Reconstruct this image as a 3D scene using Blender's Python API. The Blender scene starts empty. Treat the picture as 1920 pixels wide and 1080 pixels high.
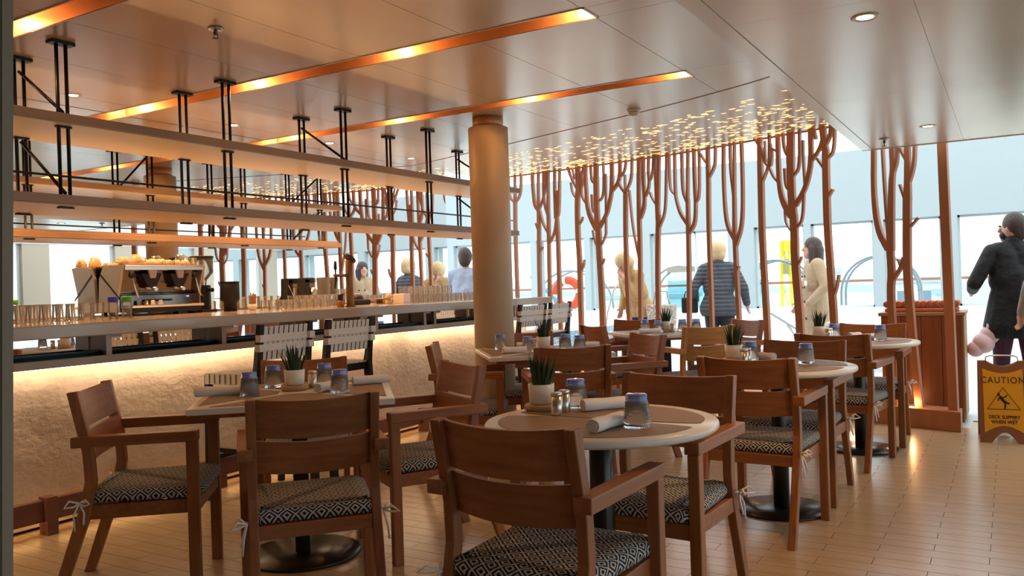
import bpy, bmesh, math, random
from mathutils import Vector, Matrix
random.seed(7)
PI = math.pi
C = bpy.context.scene.collection
scn = bpy.context.scene

# ------------------------------------------------------------------ camera
yaw, pit, rol = 0.539561331, -0.00298647876, -0.0312607477
f_ = Vector((math.cos(yaw)*math.cos(pit), math.sin(yaw)*math.cos(pit), math.sin(pit)))
r_ = Vector((math.sin(yaw), -math.cos(yaw), 0)); u_ = r_.cross(f_)
r2 = math.cos(rol)*r_ + math.sin(rol)*u_; u2 = -math.sin(rol)*r_ + math.cos(rol)*u_
cd = bpy.data.cameras.new('camera'); cam = bpy.data.objects.new('camera', cd); C.objects.link(cam)
cd.sensor_width = 36; cd.lens = 36*1562.04/1920; cd.clip_end = 2000; cd.clip_start = .05
M = Matrix((r2, u2, -f_)).transposed().to_4x4(); M.translation = Vector((0, 0, 1.25)); cam.matrix_world = M
scn.camera = cam

# ------------------------------------------------------------------ exposure, sky, big lights
scn.view_settings.view_transform = 'Standard'; scn.view_settings.look = 'None'
scn.view_settings.gamma = 1; scn.view_settings.use_curve_mapping = False
scn.view_settings.exposure = 0.43
SKY = 2.2
scn.cycles.transparent_max_bounces = 24
w = bpy.data.worlds.new('overcast_sky'); scn.world = w; w.use_nodes = True
bg = w.node_tree.nodes['Background']; bg.inputs[0].default_value = (.90, .965, 1.0, 1); bg.inputs[1].default_value = SKY
K_SPOT, K_LED, K_STRIP, K_CUT = 85, 26, 4, 2.0
def light(kind, name, loc, power, col, **k):
    l = bpy.data.lights.new(name, kind); l.energy = power; l.color = col
    for a, b in k.items():
        if a not in ('rot', 'parent'): setattr(l, a, b)
    o = bpy.data.objects.new(name, l); o.location = loc; C.objects.link(o)
    if 'rot' in k: o.rotation_euler = k['rot']
    if 'parent' in k: o.parent = k['parent']
    return o
WARM = (1, .50, .19)

# ------------------------------------------------------------------ materials
def sock(n, *names):
    for a in names:
        if a in n.inputs: return n.inputs[a]
def mat(name, col, rough=.5, metal=0, spec=.5, emit=None, es=0, trans=0, ior=1.45, coat=0, alpha=1):
    m = bpy.data.materials.new(name); m.use_nodes = True
    b = m.node_tree.nodes['Principled BSDF']
    b.inputs['Base Color'].default_value = (*col, 1); b.inputs['Roughness'].default_value = rough
    b.inputs['Metallic'].default_value = metal; b.inputs['IOR'].default_value = ior
    b.inputs['Specular IOR Level'].default_value = spec
    b.inputs['Transmission Weight'].default_value = trans; b.inputs['Coat Weight'].default_value = coat
    if emit: b.inputs['Emission Color'].default_value = (*emit, 1); b.inputs['Emission Strength'].default_value = es
    return m
def nodes(m): return m.node_tree.nodes, m.node_tree.links, m.node_tree.nodes['Principled BSDF']
def noise(m, scale=(1,1,1), sc=5, det=4, space='Object'):
    N, L, b = nodes(m)
    tc = N.new('ShaderNodeTexCoord'); mp = N.new('ShaderNodeMapping'); mp.inputs['Scale'].default_value = scale
    L.new(tc.outputs[space], mp.inputs[0]); n = N.new('ShaderNodeTexNoise'); n.inputs['Scale'].default_value = sc
    n.inputs['Detail'].default_value = det; L.new(mp.outputs[0], n.inputs['Vector']); return n
def ramp(m, src, stops):
    N, L, b = nodes(m); r = N.new('ShaderNodeValToRGB'); e = r.color_ramp.elements
    while len(e) < len(stops): e.new(.5)
    for x, (p, c) in zip(e, stops): x.position = p; x.color = (*c, 1)
    L.new(src, r.inputs[0]); return r
def bump(m, src, st=.3, dist=.01):
    N, L, b = nodes(m); q = N.new('ShaderNodeBump'); q.inputs['Strength'].default_value = st; q.inputs['Distance'].default_value = dist
    L.new(src, q.inputs['Height']); L.new(q.outputs[0], b.inputs['Normal'])
def mathn(m, op, a, bb=None):
    N, L, b = nodes(m); q = N.new('ShaderNodeMath'); q.operation = op
    for i, v in enumerate((a, bb)):
        if v is None: continue
        if isinstance(v, (int, float)): q.inputs[i].default_value = v
        else: L.new(v, q.inputs[i])
    return q.outputs[0]
def vary(m, amt=.15):            # each object of the material a little lighter or darker
    N, L, b = nodes(m); src = b.inputs['Base Color'].links[0].from_socket
    oi = N.new('ShaderNodeObjectInfo'); v = mathn(m, 'ADD', mathn(m, 'MULTIPLY', oi.outputs['Random'], 2*amt), 1-amt)
    h = N.new('ShaderNodeHueSaturation'); L.new(v, h.inputs['Value']); L.new(src, h.inputs['Color']); L.new(h.outputs[0], b.inputs['Base Color'])
def wood(name, c0, c1, axis='y', rough=.42, va=.12, sc=6):
    m = mat(name, c0, rough); s = {'x': (.5, 7, 7), 'y': (7, .5, 7), 'z': (7, 7, .5)}[axis]
    n = noise(m, s, sc, 6); r = ramp(m, n.outputs['Fac'], [(.3, c0), (.7, c1)])
    N, L, b = nodes(m); L.new(r.outputs[0], b.inputs['Base Color'])
    if va: vary(m, va)
    bump(m, n.outputs['Fac'], .08, .004); return m
TEAK0, TEAK1 = (.23, .080, .027), (.33, .128, .046)
teak = {a: wood('teak_'+a, TEAK0, TEAK1, a) for a in 'xyz'}
plankm = wood('floor_plank', (.40, .285, .165), (.48, .35, .215), 'y', .24, .045, 5)
deckm = mat('pale_deck', (.60, .66, .67), .35)
copper = wood('copper_wood', (.39, .165, .082), (.45, .195, .10), 'z', .45, .05, 3)
railwood = wood('rail_wood', (.15, .055, .034), (.20, .078, .048), 'x', .45, .05, 3)
copper_plain = mat('copper_panel', (.60, .34, .18), .38, .5)
ceilm = mat('ceiling_metal', (.66, .545, .455), .27, .35, .6)
_n = noise(ceilm, (1,1,1), 1.2, 2); _r = ramp(ceilm, _n.outputs['Fac'], [(.3, (.72, .60, .50)), (.7, (.80, .675, .57))])
nodes(ceilm)[1].new(_r.outputs[0], nodes(ceilm)[2].inputs['Base Color'])
darkgap = mat('ceiling_backing', (.03, .025, .02), .9)
whitewall = mat('white_wall', (.78, .80, .78), .6)
bulkm = mat('blue_grey_bulkhead', (.36, .425, .445), .5)
beige = mat('beige_wall', (.50, .42, .33), .6)
jamb = mat('dark_beige_frame', (.20, .165, .12), .6)
mirror = mat('mirror', (.90, .89, .87), 0.0, 1.0)
black = mat('black_metal', (.016, .013, .012), .4, .4)
blackmat = mat('black_matt', (.012, .012, .014), .6)
bronze = mat('dark_bronze', (.035, .032, .028), .28, .6)
stonetop = mat('stone_top', (.40, .33, .265), .14, 0, .6)
shelfm = mat('shelf_board', (.33, .22, .15), .4)
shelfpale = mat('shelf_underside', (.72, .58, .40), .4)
whitetop = mat('white_tabletop', (.80, .77, .72), .28)
placem = mat('brown_placemat', (.27, .19, .125), .55)
_n = noise(placem, (1,1,1), 220, 2); bump(placem, _n.outputs['Fac'], .25, .002)
steel = mat('brushed_steel', (.62, .60, .57), .3, 1)
steeldk = mat('dark_chrome', (.16, .14, .125), .12, 1)
brass = mat('warm_chrome', (.80, .58, .36), .2, 1)
whitecer = mat('white_ceramic', (.78, .76, .72), .3)
cupm = mat('cream_cup', (.62, .47, .30), .35)
napkin = mat('white_cloth', (.82, .81, .83), .85)
_n = noise(napkin, (1,1,1), 60, 4); bump(napkin, _n.outputs['Fac'], .3, .004)
leafm = mat('dark_leaf', (.022, .055, .022), .5)
slice_ = wood('wood_slice', (.45, .27, .14), (.60, .40, .24), 'x', .6, .1)
glass = mat('clear_glass', (1, 1, 1), .02, 0, .5, trans=1, ior=1.35)
def thin(name, col, gloss=.12, rough=.0):
    m = bpy.data.materials.new(name); m.use_nodes = True; N = m.node_tree.nodes; L = m.node_tree.links; N.clear()
    o = N.new('ShaderNodeOutputMaterial'); t = N.new('ShaderNodeBsdfTransparent'); t.inputs[0].default_value = (*col, 1)
    g = N.new('ShaderNodeBsdfGlossy'); g.inputs['Roughness'].default_value = rough; x = N.new('ShaderNodeMixShader')
    fr = N.new('ShaderNodeLayerWeight'); fr.inputs[0].default_value = gloss
    L.new(fr.outputs['Fresnel'], x.inputs[0]); L.new(t.outputs[0], x.inputs[1]); L.new(g.outputs[0], x.inputs[2]); L.new(x.outputs[0], o.inputs[0])
    return m
pane = thin('window_glass', (.95, .98, .98), .04)
bluepane = thin('blue_glass', (.62, .80, .84), .08)

def milky(name, col, dcol, k, gloss):
    m = thin(name, col, gloss); N = m.node_tree.nodes; L = m.node_tree.links
    out = [n for n in N if n.type == 'OUTPUT_MATERIAL'][0]; src = out.inputs[0].links[0].from_socket
    d = N.new('ShaderNodeBsdfDiffuse'); d.inputs[0].default_value = (*dcol, 1); tr = N.new('ShaderNodeBsdfTranslucent'); tr.inputs[0].default_value = (*dcol, 1)
    a = N.new('ShaderNodeMixShader'); L.new(d.outputs[0], a.inputs[1]); L.new(tr.outputs[0], a.inputs[2])
    b = N.new('ShaderNodeMixShader'); b.inputs[0].default_value = k; L.new(src, b.inputs[1]); L.new(a.outputs[0], b.inputs[2]); L.new(b.outputs[0], out.inputs[0]); return m
tumbm = mat('tumbler_glass', (.96, .98, 1.0), .0, 0, .6, trans=.93, ior=1.45)
tumbblue = mat('tumbler_blue', (.20, .30, .90), .0, 0, .5, trans=.5, ior=1.45)
barglass = milky('bar_glass', (.98, .98, .97), (.95, .95, .95), .06, .30)
led = mat('warm_led', (1, .8, .5), .5, emit=(1, .70, .42), es=K_LED)
bulb = mat('lamp_bulb', (1, .9, .7), .5, emit=(1, .78, .45), es=22)
flame = mat('backlit_cutout', (1, .7, .3), .5, emit=(1, .56, .20), es=K_CUT)
strap = mat('white_strap', (.66, .63, .585), .7)
cushm = mat('diamond_fabric', (.5, .5, .5), .95, 0, .05)
def _cush():
    m = cushm; N, L, b = nodes(m)
    uv = N.new('ShaderNodeUVMap'); sp = N.new('ShaderNodeSeparateXYZ'); L.new(uv.outputs[0], sp.inputs[0])
    def tri(o, off):
        fr = mathn(m, 'FRACT', mathn(m, 'ADD', mathn(m, 'MULTIPLY', o, 1/.062), off)); return mathn(m, 'ABSOLUTE', mathn(m, 'SUBTRACT', fr, .5))
    d = mathn(m, 'ADD', tri(sp.outputs[0], .1), tri(sp.outputs[1], .3))
    s = mathn(m, 'GREATER_THAN', mathn(m, 'FRACT', mathn(m, 'MULTIPLY', d, 3.5)), .5)
    r = ramp(m, s, [(0, (.022, .022, .030)), (1, (.50, .48, .45))]); L.new(r.outputs[0], b.inputs['Base Color'])
_cush()
stone = mat('rough_plaster', (.5, .4, .3), .85)
def _stone():
    m = stone; N, L, b = nodes(m)
    a = noise(m, (1,1,1), 1.6, 6); r = ramp(m, a.outputs['Fac'], [(.34, (.34, .275, .215)), (.5, (.52, .43, .345)), (.75, (.60, .505, .41))])
    L.new(r.outputs[0], b.inputs['Base Color'])
    n2 = noise(m, (1,1,1.3), 26, 8); n3 = noise(m, (1,1,1), 6, 5)
    bump(m, mathn(m, 'ADD', n2.outputs['Fac'], mathn(m, 'MULTIPLY', n3.outputs['Fac'], 1.5)), .55, .012)
_stone()

# ------------------------------------------------------------------ geometry helpers
class MB:
    def __init__(s): s.v = []; s.f = []; s.sm = []
    def add(s, vs, fs, smooth=False):
        o = len(s.v); s.v += [tuple(v) for v in vs]; s.f += [tuple(i+o for i in f) for f in fs]; s.sm += [smooth]*len(fs); return s
    def box(s, c, d, rz=0):
        x, y, z = d[0]/2, d[1]/2, d[2]/2; cs, sn = math.cos(rz), math.sin(rz)
        vs = [(c[0]+cs*a-sn*b, c[1]+sn*a+cs*b, c[2]+e) for e in (-z, z) for a, b in ((-x,-y),(x,-y),(x,y),(-x,y))]
        return s.add(vs, [(3,2,1,0),(4,5,6,7),(0,1,5,4),(1,2,6,5),(2,3,7,6),(3,0,4,7)])
    def bb(s, x0, x1, y0, y1, z0, z1): return s.box(((x0+x1)/2,(y0+y1)/2,(z0+z1)/2),(x1-x0,y1-y0,z1-z0))
    def prism(s, poly, h0, h1, fn=None, smooth=False):      # polygon (u,v) extruded; fn(u,v,h)->xyz
        fn = fn or (lambda u, v, h: (u, v, h)); n = len(poly)
        a = sum(poly[i][0]*poly[(i+1)%n][1]-poly[(i+1)%n][0]*poly[i][1] for i in range(n))
        if a < 0: poly = poly[::-1]
        vs = [fn(u, v, h0) for u, v in poly]+[fn(u, v, h1) for u, v in poly]
        return s.add(vs, [tuple(range(n-1,-1,-1)), tuple(range(n,2*n))]+[(i,(i+1)%n,n+(i+1)%n,n+i) for i in range(n)], smooth)
    def tube(s, pts, r, n=8, caps=True, smooth=True):
        pts = [Vector(p) for p in pts]; R = r if isinstance(r, (list, tuple)) else [r]*len(pts); vs = []
        up = None
        for i, p in enumerate(pts):
            t = (pts[min(i+1, len(pts)-1)]-pts[max(i-1, 0)]).normalized()
            if up is None: up = t.orthogonal().normalized()
            up = (up-t*up.dot(t)); up = up.normalized() if up.length > 1e-6 else t.orthogonal().normalized()
            b = t.cross(up)
            vs += [p+(up*math.cos(2*PI*k/n)+b*math.sin(2*PI*k/n))*R[i] for k in range(n)]
        fs = [(i*n+k, i*n+(k+1)%n, (i+1)*n+(k+1)%n, (i+1)*n+k) for i in range(len(pts)-1) for k in range(n)]
        s.add(vs, fs, smooth)
        if caps: s.add([vs[k] for k in range(n)], [tuple(range(n-1,-1,-1))]); s.add([vs[-n+k] for k in range(n)], [tuple(range(n))])
        return s
    def lathe(s, prof, n=20, c=(0,0,0), smooth=True):
        vs = [(c[0]+r*math.cos(2*PI*k/n), c[1]+r*math.sin(2*PI*k/n), c[2]+z) for r, z in prof for k in range(n)]
        return s.add(vs, [(i*n+k, i*n+(k+1)%n, (i+1)*n+(k+1)%n, (i+1)*n+k) for i in range(len(prof)-1) for k in range(n)], smooth)
    def cyl(s, c, r, h, n=20, smooth=True):
        e = min(.004, h*.2); return s.lathe([(0,0),(r-e,0),(r,e),(r,h-e),(r-e,h),(0,h)], n, c, smooth)
    def ball(s, c, r, n=12, m=8):
        rr = r if isinstance(r, (tuple, list)) else (r, r, r)
        vs = [(c[0]+rr[0]*math.sin(PI*i/m)*math.cos(2*PI*k/n), c[1]+rr[1]*math.sin(PI*i/m)*math.sin(2*PI*k/n), c[2]-rr[2]*math.cos(PI*i/m)) for i in range(m+1) for k in range(n)]
        return s.add(vs, [(i*n+k, i*n+(k+1)%n, (i+1)*n+(k+1)%n, (i+1)*n+k) for i in range(m) for k in range(n)], True)
    def beam(s, p0, p1, w, h, up=(0,0,1)):                   # straight bar, w sideways, h along up
        p0, p1 = Vector(p0), Vector(p1); t = (p1-p0).normalized(); u = Vector(up); sd = t.cross(u).normalized(); u = sd.cross(t)
        vs = [p+sd*a*w/2+u*b*h/2 for p in (p0, p1) for a, b in ((-1,-1),(1,-1),(1,1),(-1,1))]
        return s.add(vs, [(0,1,2,3),(7,6,5,4),(4,5,1,0),(5,6,2,1),(6,7,3,2),(7,4,0,3)])
    def mesh(s, name, m):
        me = bpy.data.meshes.new(name); me.from_pydata(s.v, [], s.f); me.polygons.foreach_set('use_smooth', s.sm)
        bm = bmesh.new(); bm.from_mesh(me); bmesh.ops.remove_doubles(bm, verts=bm.verts, dist=1e-6)
        bmesh.ops.recalc_face_normals(bm, faces=bm.faces); bm.to_mesh(me); bm.free()
        if m: me.materials.append(m)
        return me
    def build(s, name, m, parent=None, loc=None, rz=0, bev=0, label=None):
        o = bpy.data.objects.new(name, s.mesh(name, m)); C.objects.link(o); o.parent = parent
        if loc: o.location = loc
        o.rotation_euler.z = rz
        if bev:
            b = o.modifiers.new('bevel', 'BEVEL'); b.width = bev; b.segments = 2; b.limit_method = 'ANGLE'
        if label: o['label'] = label
        return o
def tag(o, label, cat, group=None):
    o['label'] = label; o['category'] = cat
    if group: o['group'] = group
    return o
def thing(name, label, cat, loc=(0,0,0), rz=0, group=None):
    o = bpy.data.objects.new(name, None); C.objects.link(o); o.location = loc; o.rotation_euler.z = rz; o.empty_display_size = .1
    return tag(o, label, cat, group)
def struct(o): o['kind'] = 'structure'; return o
def stuff(o): o['kind'] = 'stuff'; return o
def kids(o): return [c for c in bpy.data.objects if c.parent == o]
def copy_tree(o, parent=None):
    c = o.copy(); C.objects.link(c); c.parent = parent
    for k in o.children: copy_tree(k, c)
    return c
def dup(o, label, loc, rz=0, group=None):
    c = copy_tree(o); c['label'] = label; c.location = loc; c.rotation_euler.z = rz
    if group: c['group'] = group
    elif 'group' in c: del c['group']
    return c
def R(d): return d*PI/180
def nth(i): return ['first','second','third','fourth','fifth','sixth','seventh','eighth','ninth','tenth','eleventh','twelfth','thirteenth','fourteenth','fifteenth','sixteenth','seventeenth','eighteenth','nineteenth','twentieth'][i]
def interp(x, xs, ys):
    if x <= xs[0]: return ys[0]+(x-xs[0])*(ys[1]-ys[0])/(xs[1]-xs[0])
    for i in range(len(xs)-1):
        if x <= xs[i+1]: return ys[i]+(x-xs[i])*(ys[i+1]-ys[i])/(xs[i+1]-xs[i])
    return ys[-1]+(x-xs[-1])*(ys[-1]-ys[-2])/(xs[-1]-xs[-2])
def tree_x(Y): return interp(Y, [-.2,.4,.75,1.44,1.87,2.44,3.07,3.87,4.45,5.17,6.0], [7.30,7.42,7.55,7.83,7.96,8.17,8.36,8.50,8.58,8.65,8.70])
def groove_x(Y): return interp(Y, [1.0,1.37,1.61,1.98,2.48,3.23,4.07,5.57], [5.47,5.69,5.82,5.99,6.20,6.47,6.77,7.25])

# ================================================================== THE ROOM
ZC, ZS, YM, YS, XS = 2.587, 2.25, 5.57, 1.0, 7.25       # ceiling, soffit, mirror wall, soffit edge, soffit end
# floor: wooden planks in running bond up to the tree screen, pale deck beyond
fl = struct(MB().bb(-2.5, 14, -7.6, 12, -.12, -.012).build('floor', mat('floor_joint', (.10, .075, .05), .8)))
PW, PL = .10, .438
pls = []
for i in range(-5, 112):
    x = .709+i*PW-.4
    off = (i % 2)*PL/2
    for j in range(-17, 15):
        y0 = .109+off+j*PL-PL
        pls.append((x, y0, y0+PL))
def in_floor(x, y): return -2.4 < x < (tree_x(y)+.1 if y > .55 else 7.88) and -3.45 < y < 5.5
def depth(x, y): return x*f_.x+y*f_.y
def inview(x, y):
    d = depth(x, y); s = x*r_.x+y*r_.y
    return d > 1.6 and abs(s/d) < .67
pm = MB().bb(-PW/2+.0015, PW/2-.0015, -PL/2+.0012, PL/2-.0012, -.012, 0).mesh('plank', plankm)
pls = [p for p in pls if in_floor(p[0], (p[1]+p[2])/2)]
vis = sorted([p for p in pls if inview(p[0], (p[1]+p[2])/2) and (p[1]+p[2])/2 < 4.6], key=lambda p: depth(p[0], (p[1]+p[2])/2)-(.0))
near = set(vis[:300])
rest = MB()
for p in pls:
    if p in near:
        o = bpy.data.objects.new('plank', pm); C.objects.link(o); o.parent = fl; o.location = (p[0], (p[1]+p[2])/2, 0)
    else: rest.bb(p[0]-PW/2+.0015, p[0]+PW/2-.0015, p[1]+.0012, p[2]-.0012, -.012, 0)
stuff(rest.build('planks', plankm, fl))
yk = [.3+(5.57-.3)*k/20 for k in range(21)]
struct(MB().prism([(7.93, -7.6), (7.93, .3)]+[(tree_x(y)+.13, y) for y in yk]+[(7.9, 5.6), (7.9, 12), (14, 12), (14, -7.6)], -.011, .0005).build('floor', deckm))

# walls
struct(MB().bb(-2.6, 7.87, YM+.012, YM+.2, 0, 3.2).build('wall_back', beige))
struct(MB().bb(-2.7, -2.5, -7.6, YM+.2, 0, 3.2).build('wall_rear', beige))
jb = struct(MB().bb(.90, .92, .5507, .80, -.9, .9).bb(.898, .90, .60, .80, -.9, .9).build('wall_left', jamb))
jb.matrix_world = Matrix((f_, -r2, u2)).transposed().to_4x4(); jb.location = (0, 0, 1.25)
# far wall: pillars, sill and bulkhead; windows between
XF, HEAD, SILL = 14.0, 2.09, .74
wf = struct(MB().bb(XF, XF+.35, -7.6, 12, -.1, SILL).build('wall_far', whitewall))
MB().bb(XF, XF+.35, -7.6, 12, HEAD, 3.20).build('bulkhead', bulkm, wf)
pil = [(12, 10.8), (9.9, 9.75), (7.95, 7.82), (6.80, 6.68), (5.64, 5.5), (4.1, 3.66), (2.86, 2.75), (1.82, 1.67), (.88, .66), (-1.0, -1.2), (-2.8, -3.0), (-5, -5.2), (-7.3, -7.6)]
for i, (a, b) in enumerate(pil): MB().bb(XF+.002, XF+.33, b, a, SILL, HEAD).build('pillar', bulkm, wf)
framem = mat('window_frame', (.50, .56, .57), .4)
nw = 0
for (a0, b0), (a1, b1) in zip(pil, pil[1:]):
    y1, y0 = b0, a1; nw += 1
    m = MB().bb(XF+.1, XF+.15, y0, y0+.03, SILL, HEAD).bb(XF+.1, XF+.15, y1-.03, y1, SILL, HEAD).bb(XF+.1, XF+.15, y0, y1, SILL, SILL+.03).bb(XF+.1, XF+.15, y0, y1, HEAD-.03, HEAD)
    wn = struct(MB().bb(XF+.115, XF+.125, y0+.02, y1-.02, SILL+.02, HEAD-.02).build('window_%d' % nw, pane))
    m.build('window_frame', framem, wn)
    if nw in (5,): MB().bb(XF+.1, XF+.15, 4.69, 4.72, SILL, HEAD).build('mullion', framem, wn)
# right-hand wall, seen in the bar mirror: tall windows
YR = -3.5
creamp = mat('cream_pillar', (.46, .41, .33), .6)
wr = struct(MB().bb(-2.6, 14, YR-.2, YR, 2.24, 3.2).bb(-2.6, 14, YR-.2, YR, -.1, .35).build('wall_right', whitewall))
xs = [-2.25, -.5, 1.25, 3.0, 4.75, 6.5, 8.25, 10.0, 11.8, 13.6]
for x in xs: MB().bb(x-.24, x+.24, YR-.19, YR-.01, .35, 2.24).build('pillar', creamp, wr)
for a, b in zip(xs, xs[1:]):
    nw += 1; a, b = a+.24, b-.24
    wn = struct(MB().bb(a, b, YR-.11, YR-.10, .36, 2.23).build('window_%d' % nw, pane))
    MB().bb(a, a+.04, YR-.13, YR-.08, .35, 2.24).bb(b-.04, b, YR-.13, YR-.08, .35, 2.24).bb(a, b, YR-.13, YR-.08, .35, .40).build('window_frame', framem, wn)

# main ceiling: metal panels with fine joints, two-lamp copper troughs, curved perforated edge
ce = struct(MB().bb(-2.6, 5.0, YS-.1, YM+.1, ZC+.14, ZC+.2).bb(5.0, 5.5, YS-.1, YM+.1, ZC+.14, ZC+.2).build('ceiling', darkgap))
ybands = [YS-.06, 1.76, 2.46, 3.16, 3.86, 4.56, 5.26, YM]
slots = [(2.215, 2.345), (3.68, 3.835), (5.165, 5.315)]
xb = [(-2.5, .6), (.604, 2.211), (2.349, 3.676), (3.839, 5.161)]
for y0, y1 in zip(ybands, ybands[1:]):
    for x0, x1 in xb: MB().bb(x0+.002, x1-.002, y0+.002, y1-.002, ZC, ZC+.02).build('panel', ceilm, ce)
    n = 6; ys = [y0+.002+(y1-y0-.004)*k/n for k in range(n+1)]
    MB().prism([(5.319, ys[0])]+[(groove_x(y)-.016, y) for y in ys]+[(5.319, ys[-1])], ZC, ZC+.02).build('panel', ceilm, ce)
for x0, x1 in slots: MB().bb(x0-.003, x1+.003, YS-.06, 1.755, ZC, ZC+.02).build('panel', ceilm, ce)
stuff(MB().prism([(-2.5, YS-.06)]+[(-2.5, YM)]+[(groove_x(y)+.1, y) for y in (5.5, 4.5, 3.5, 2.5, 1.7, 1.0)], ZC+.135, ZC+.14).build('backing', darkgap, ce))
for k, (x0, x1) in enumerate(slots):
    # an open copper trough with a pale lip at its end
    tr = MB().bb(x0-.004, x0, 1.76, YM, ZC-.001, ZC+.13).bb(x1, x1+.004, 1.76, YM, ZC-.001, ZC+.13).bb(x0, x1, 1.76, YM, ZC+.12, ZC+.13).bb(x0, x1, 1.757, 1.762, ZC, ZC+.13).build('light_trough', copper_plain, ce)
    MB().bb(x0-.012, x0-.004, 1.745, YM, ZC-.004, ZC+.002).bb(x1+.004, x1+.012, 1.745, YM, ZC-.004, ZC+.002).bb(x0-.012, x1+.012, 1.745, 1.757, ZC-.004, ZC+.002).build('trough_lip', ceilm, tr)
    for yl in (1.86, 3.04, 4.26, 5.45):
        MB().cyl(((x0+x1)/2, yl, ZC+.085), .03, .035, 12).build('lamp_housing', blackmat, tr)
        MB().cyl(((x0+x1)/2, yl, ZC+.080), .024, .006, 12).build('lamp_bulb', bulb, tr)
        light('POINT', 'trough_lamp_light', ((x0+x1)/2, yl-.02, ZC+.055), K_STRIP, (1, .55, .20), shadow_soft_size=.02)
# perforated edge panel following the tree screen
pt = [(groove_x(y), y) for y in [YS-.06+(YM-YS+.06)*k/16 for k in range(17)]]+[(tree_x(y)+.10, y) for y in [YM-(YM-YS+.06)*k/16 for k in range(17)]]
pp = MB().prism(pt, ZC-.004, ZC+.03).build('perforated_panel', ceilm, ce)
ed = MB()
for k in range(16):
    ya, yb_ = YS-.06+(YM-YS+.06)*k/16, YS-.06+(YM-YS+.06)*(k+1)/16
    ed.beam((tree_x(ya)+.105, ya, ZC+.01), (tree_x(yb_)+.105, yb_, ZC+.01), .012, .05)
ed.build('copper_edge', copper, ce)
cut = MB()
for k in range(850):
    y = random.uniform(YS+.02, YM-.02); xg, xt = groove_x(y)+.15, tree_x(y)+.03
    t = 1-random.random()**1.7*.85 if random.random() < .93 else random.random()*.5+.3
    x = xg+(xt-xg)*t; L = random.uniform(.012, .038); W = random.uniform(.004, .010)
    a = R(90)+random.uniform(-.35, .35); cs, sn = math.cos(a), math.sin(a); j = random.uniform(-.4, .4)
    P = [(-L, 0), (-L*.3, -W), (L*.5, -W*.7), (L, W*j), (L*.3, W), (-L*.4, W*.8)]
    cut.prism([(x+cs*u-sn*v, y+sn*u+cs*v) for u, v in P], ZC-.0055, ZC-.003)
stuff(cut.build('glowing_cutouts', flame, ce))
# lower soffit over the walkway
so = struct(MB().bb(-2.6, XS, YR, YS, ZS+.02, ZS+.75).build('ceiling', ceilm))
sx = [-2.6, 1.5, 3.3, 5.1, XS]; sy = [YS-.075, .28, -.42, -1.12, -2.3, YR]
for a, b in zip(sx, sx[1:]):
    for c, d in zip(sy, sy[1:]): MB().bb(a+.0007, b-.0007, d+.0007, c-.0007, ZS, ZS+.02).build('panel', ceilm, so)
MB().bb(-2.6, XS, YS-.074, YS, ZS-.004, ZS+.02).bb(XS-.02, XS+.004, YR, YS, ZS-.006, ZS+.03).build('edge_trim', ceilm, so)
# downlights, sprinklers, smoke detector
def downlight(x, y, z, lab, on=True, p=1.0):
    t = thing('downlight', lab, 'ceiling light', (x, y, z))
    MB().lathe([(.030, -.001), (.045, -.006), (.052, -.003), (.052, .0), (.030, .0)], 20).build('trim_ring', whitecer, t)
    MB().cyl((0, 0, -.003), .03, .003, 16).build('lamp_lens', bulb, t)
    light('SPOT', 'downlight_light', (x, y, z-.03), K_SPOT*p, WARM, spot_size=R(115), spot_blend=.8, shadow_soft_size=.05)
for i, (x, l) in enumerate(((3.23, 'small round recessed downlight above the left end of the bar shelves'), (4.545, 'recessed downlight between the first and second shelf hanger pairs, over the bar'), (5.63, 'recessed downlight above the middle of the bar, right of the diagonal braces'), (6.82, 'recessed downlight above the bar nearest the round column'))):
    downlight(x, 5.24, ZC, l)
downlight(3.5, .46, ZS, 'bright round downlight in the lower soffit at upper right', p=.45)
downlight(6.36, .46, ZS, 'small round downlight in the soffit beside the straight copper post', p=.25)
def sprinkler(x, y, z, lab):
    t = thing('sprinkler', lab, 'sprinkler', (x, y, z))
    MB().lathe([(0, -.002), (.038, -.002), (.034, -.012), (0, -.012)], 18).build('cover_plate', steel, t)
    m = MB().cyl((0,0,-.035), .010, .025, 12); m.cyl((0,0,-.058), .018, .004, 12)
    m.tube([(.010,0,-.03),(.012,0,-.045),(0,0,-.056)], .0025, 6).tube([(-.010,0,-.03),(-.012,0,-.045),(0,0,-.056)], .0025, 6); m.build('sprinkler_head', steeldk, t)
sprinkler(2.842, 3.385, ZC, 'silver sprinkler head hanging from the main ceiling at upper left')
sprinkler(6.724, .777, ZS, 'dark sprinkler head under the soffit near the right-hand trees')
t = thing('smoke_detector', 'white domed smoke detector on the ceiling beside the curved groove', 'smoke detector', (6.057, 2.477, ZC))
MB().lathe([(0,0),(.055,0),(.055,-.012),(.045,-.018),(.042,-.04),(.025,-.052),(0,-.055)], 20).build('detector_body', whitecer, t)
MB().lathe([(.044,-.020),(.0445,-.024),(.043,-.028)], 20).build('vent_ring', steeldk, t)
# round column
t = thing('column', 'tall round cream column standing in front of the bar end', 'column', (5.60, 3.53, 0))
MB().lathe([(0,0),(.158,0),(.158,2.50),(.150,2.505),(0,2.505)], 40).build('shaft', mat('column_paint', (.50, .385, .265), .45), t)
MB().lathe([(0,2.50),(.122,2.50),(.122,ZC),(0,ZC)], 40).build('collar', copper_plain, t)

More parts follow.
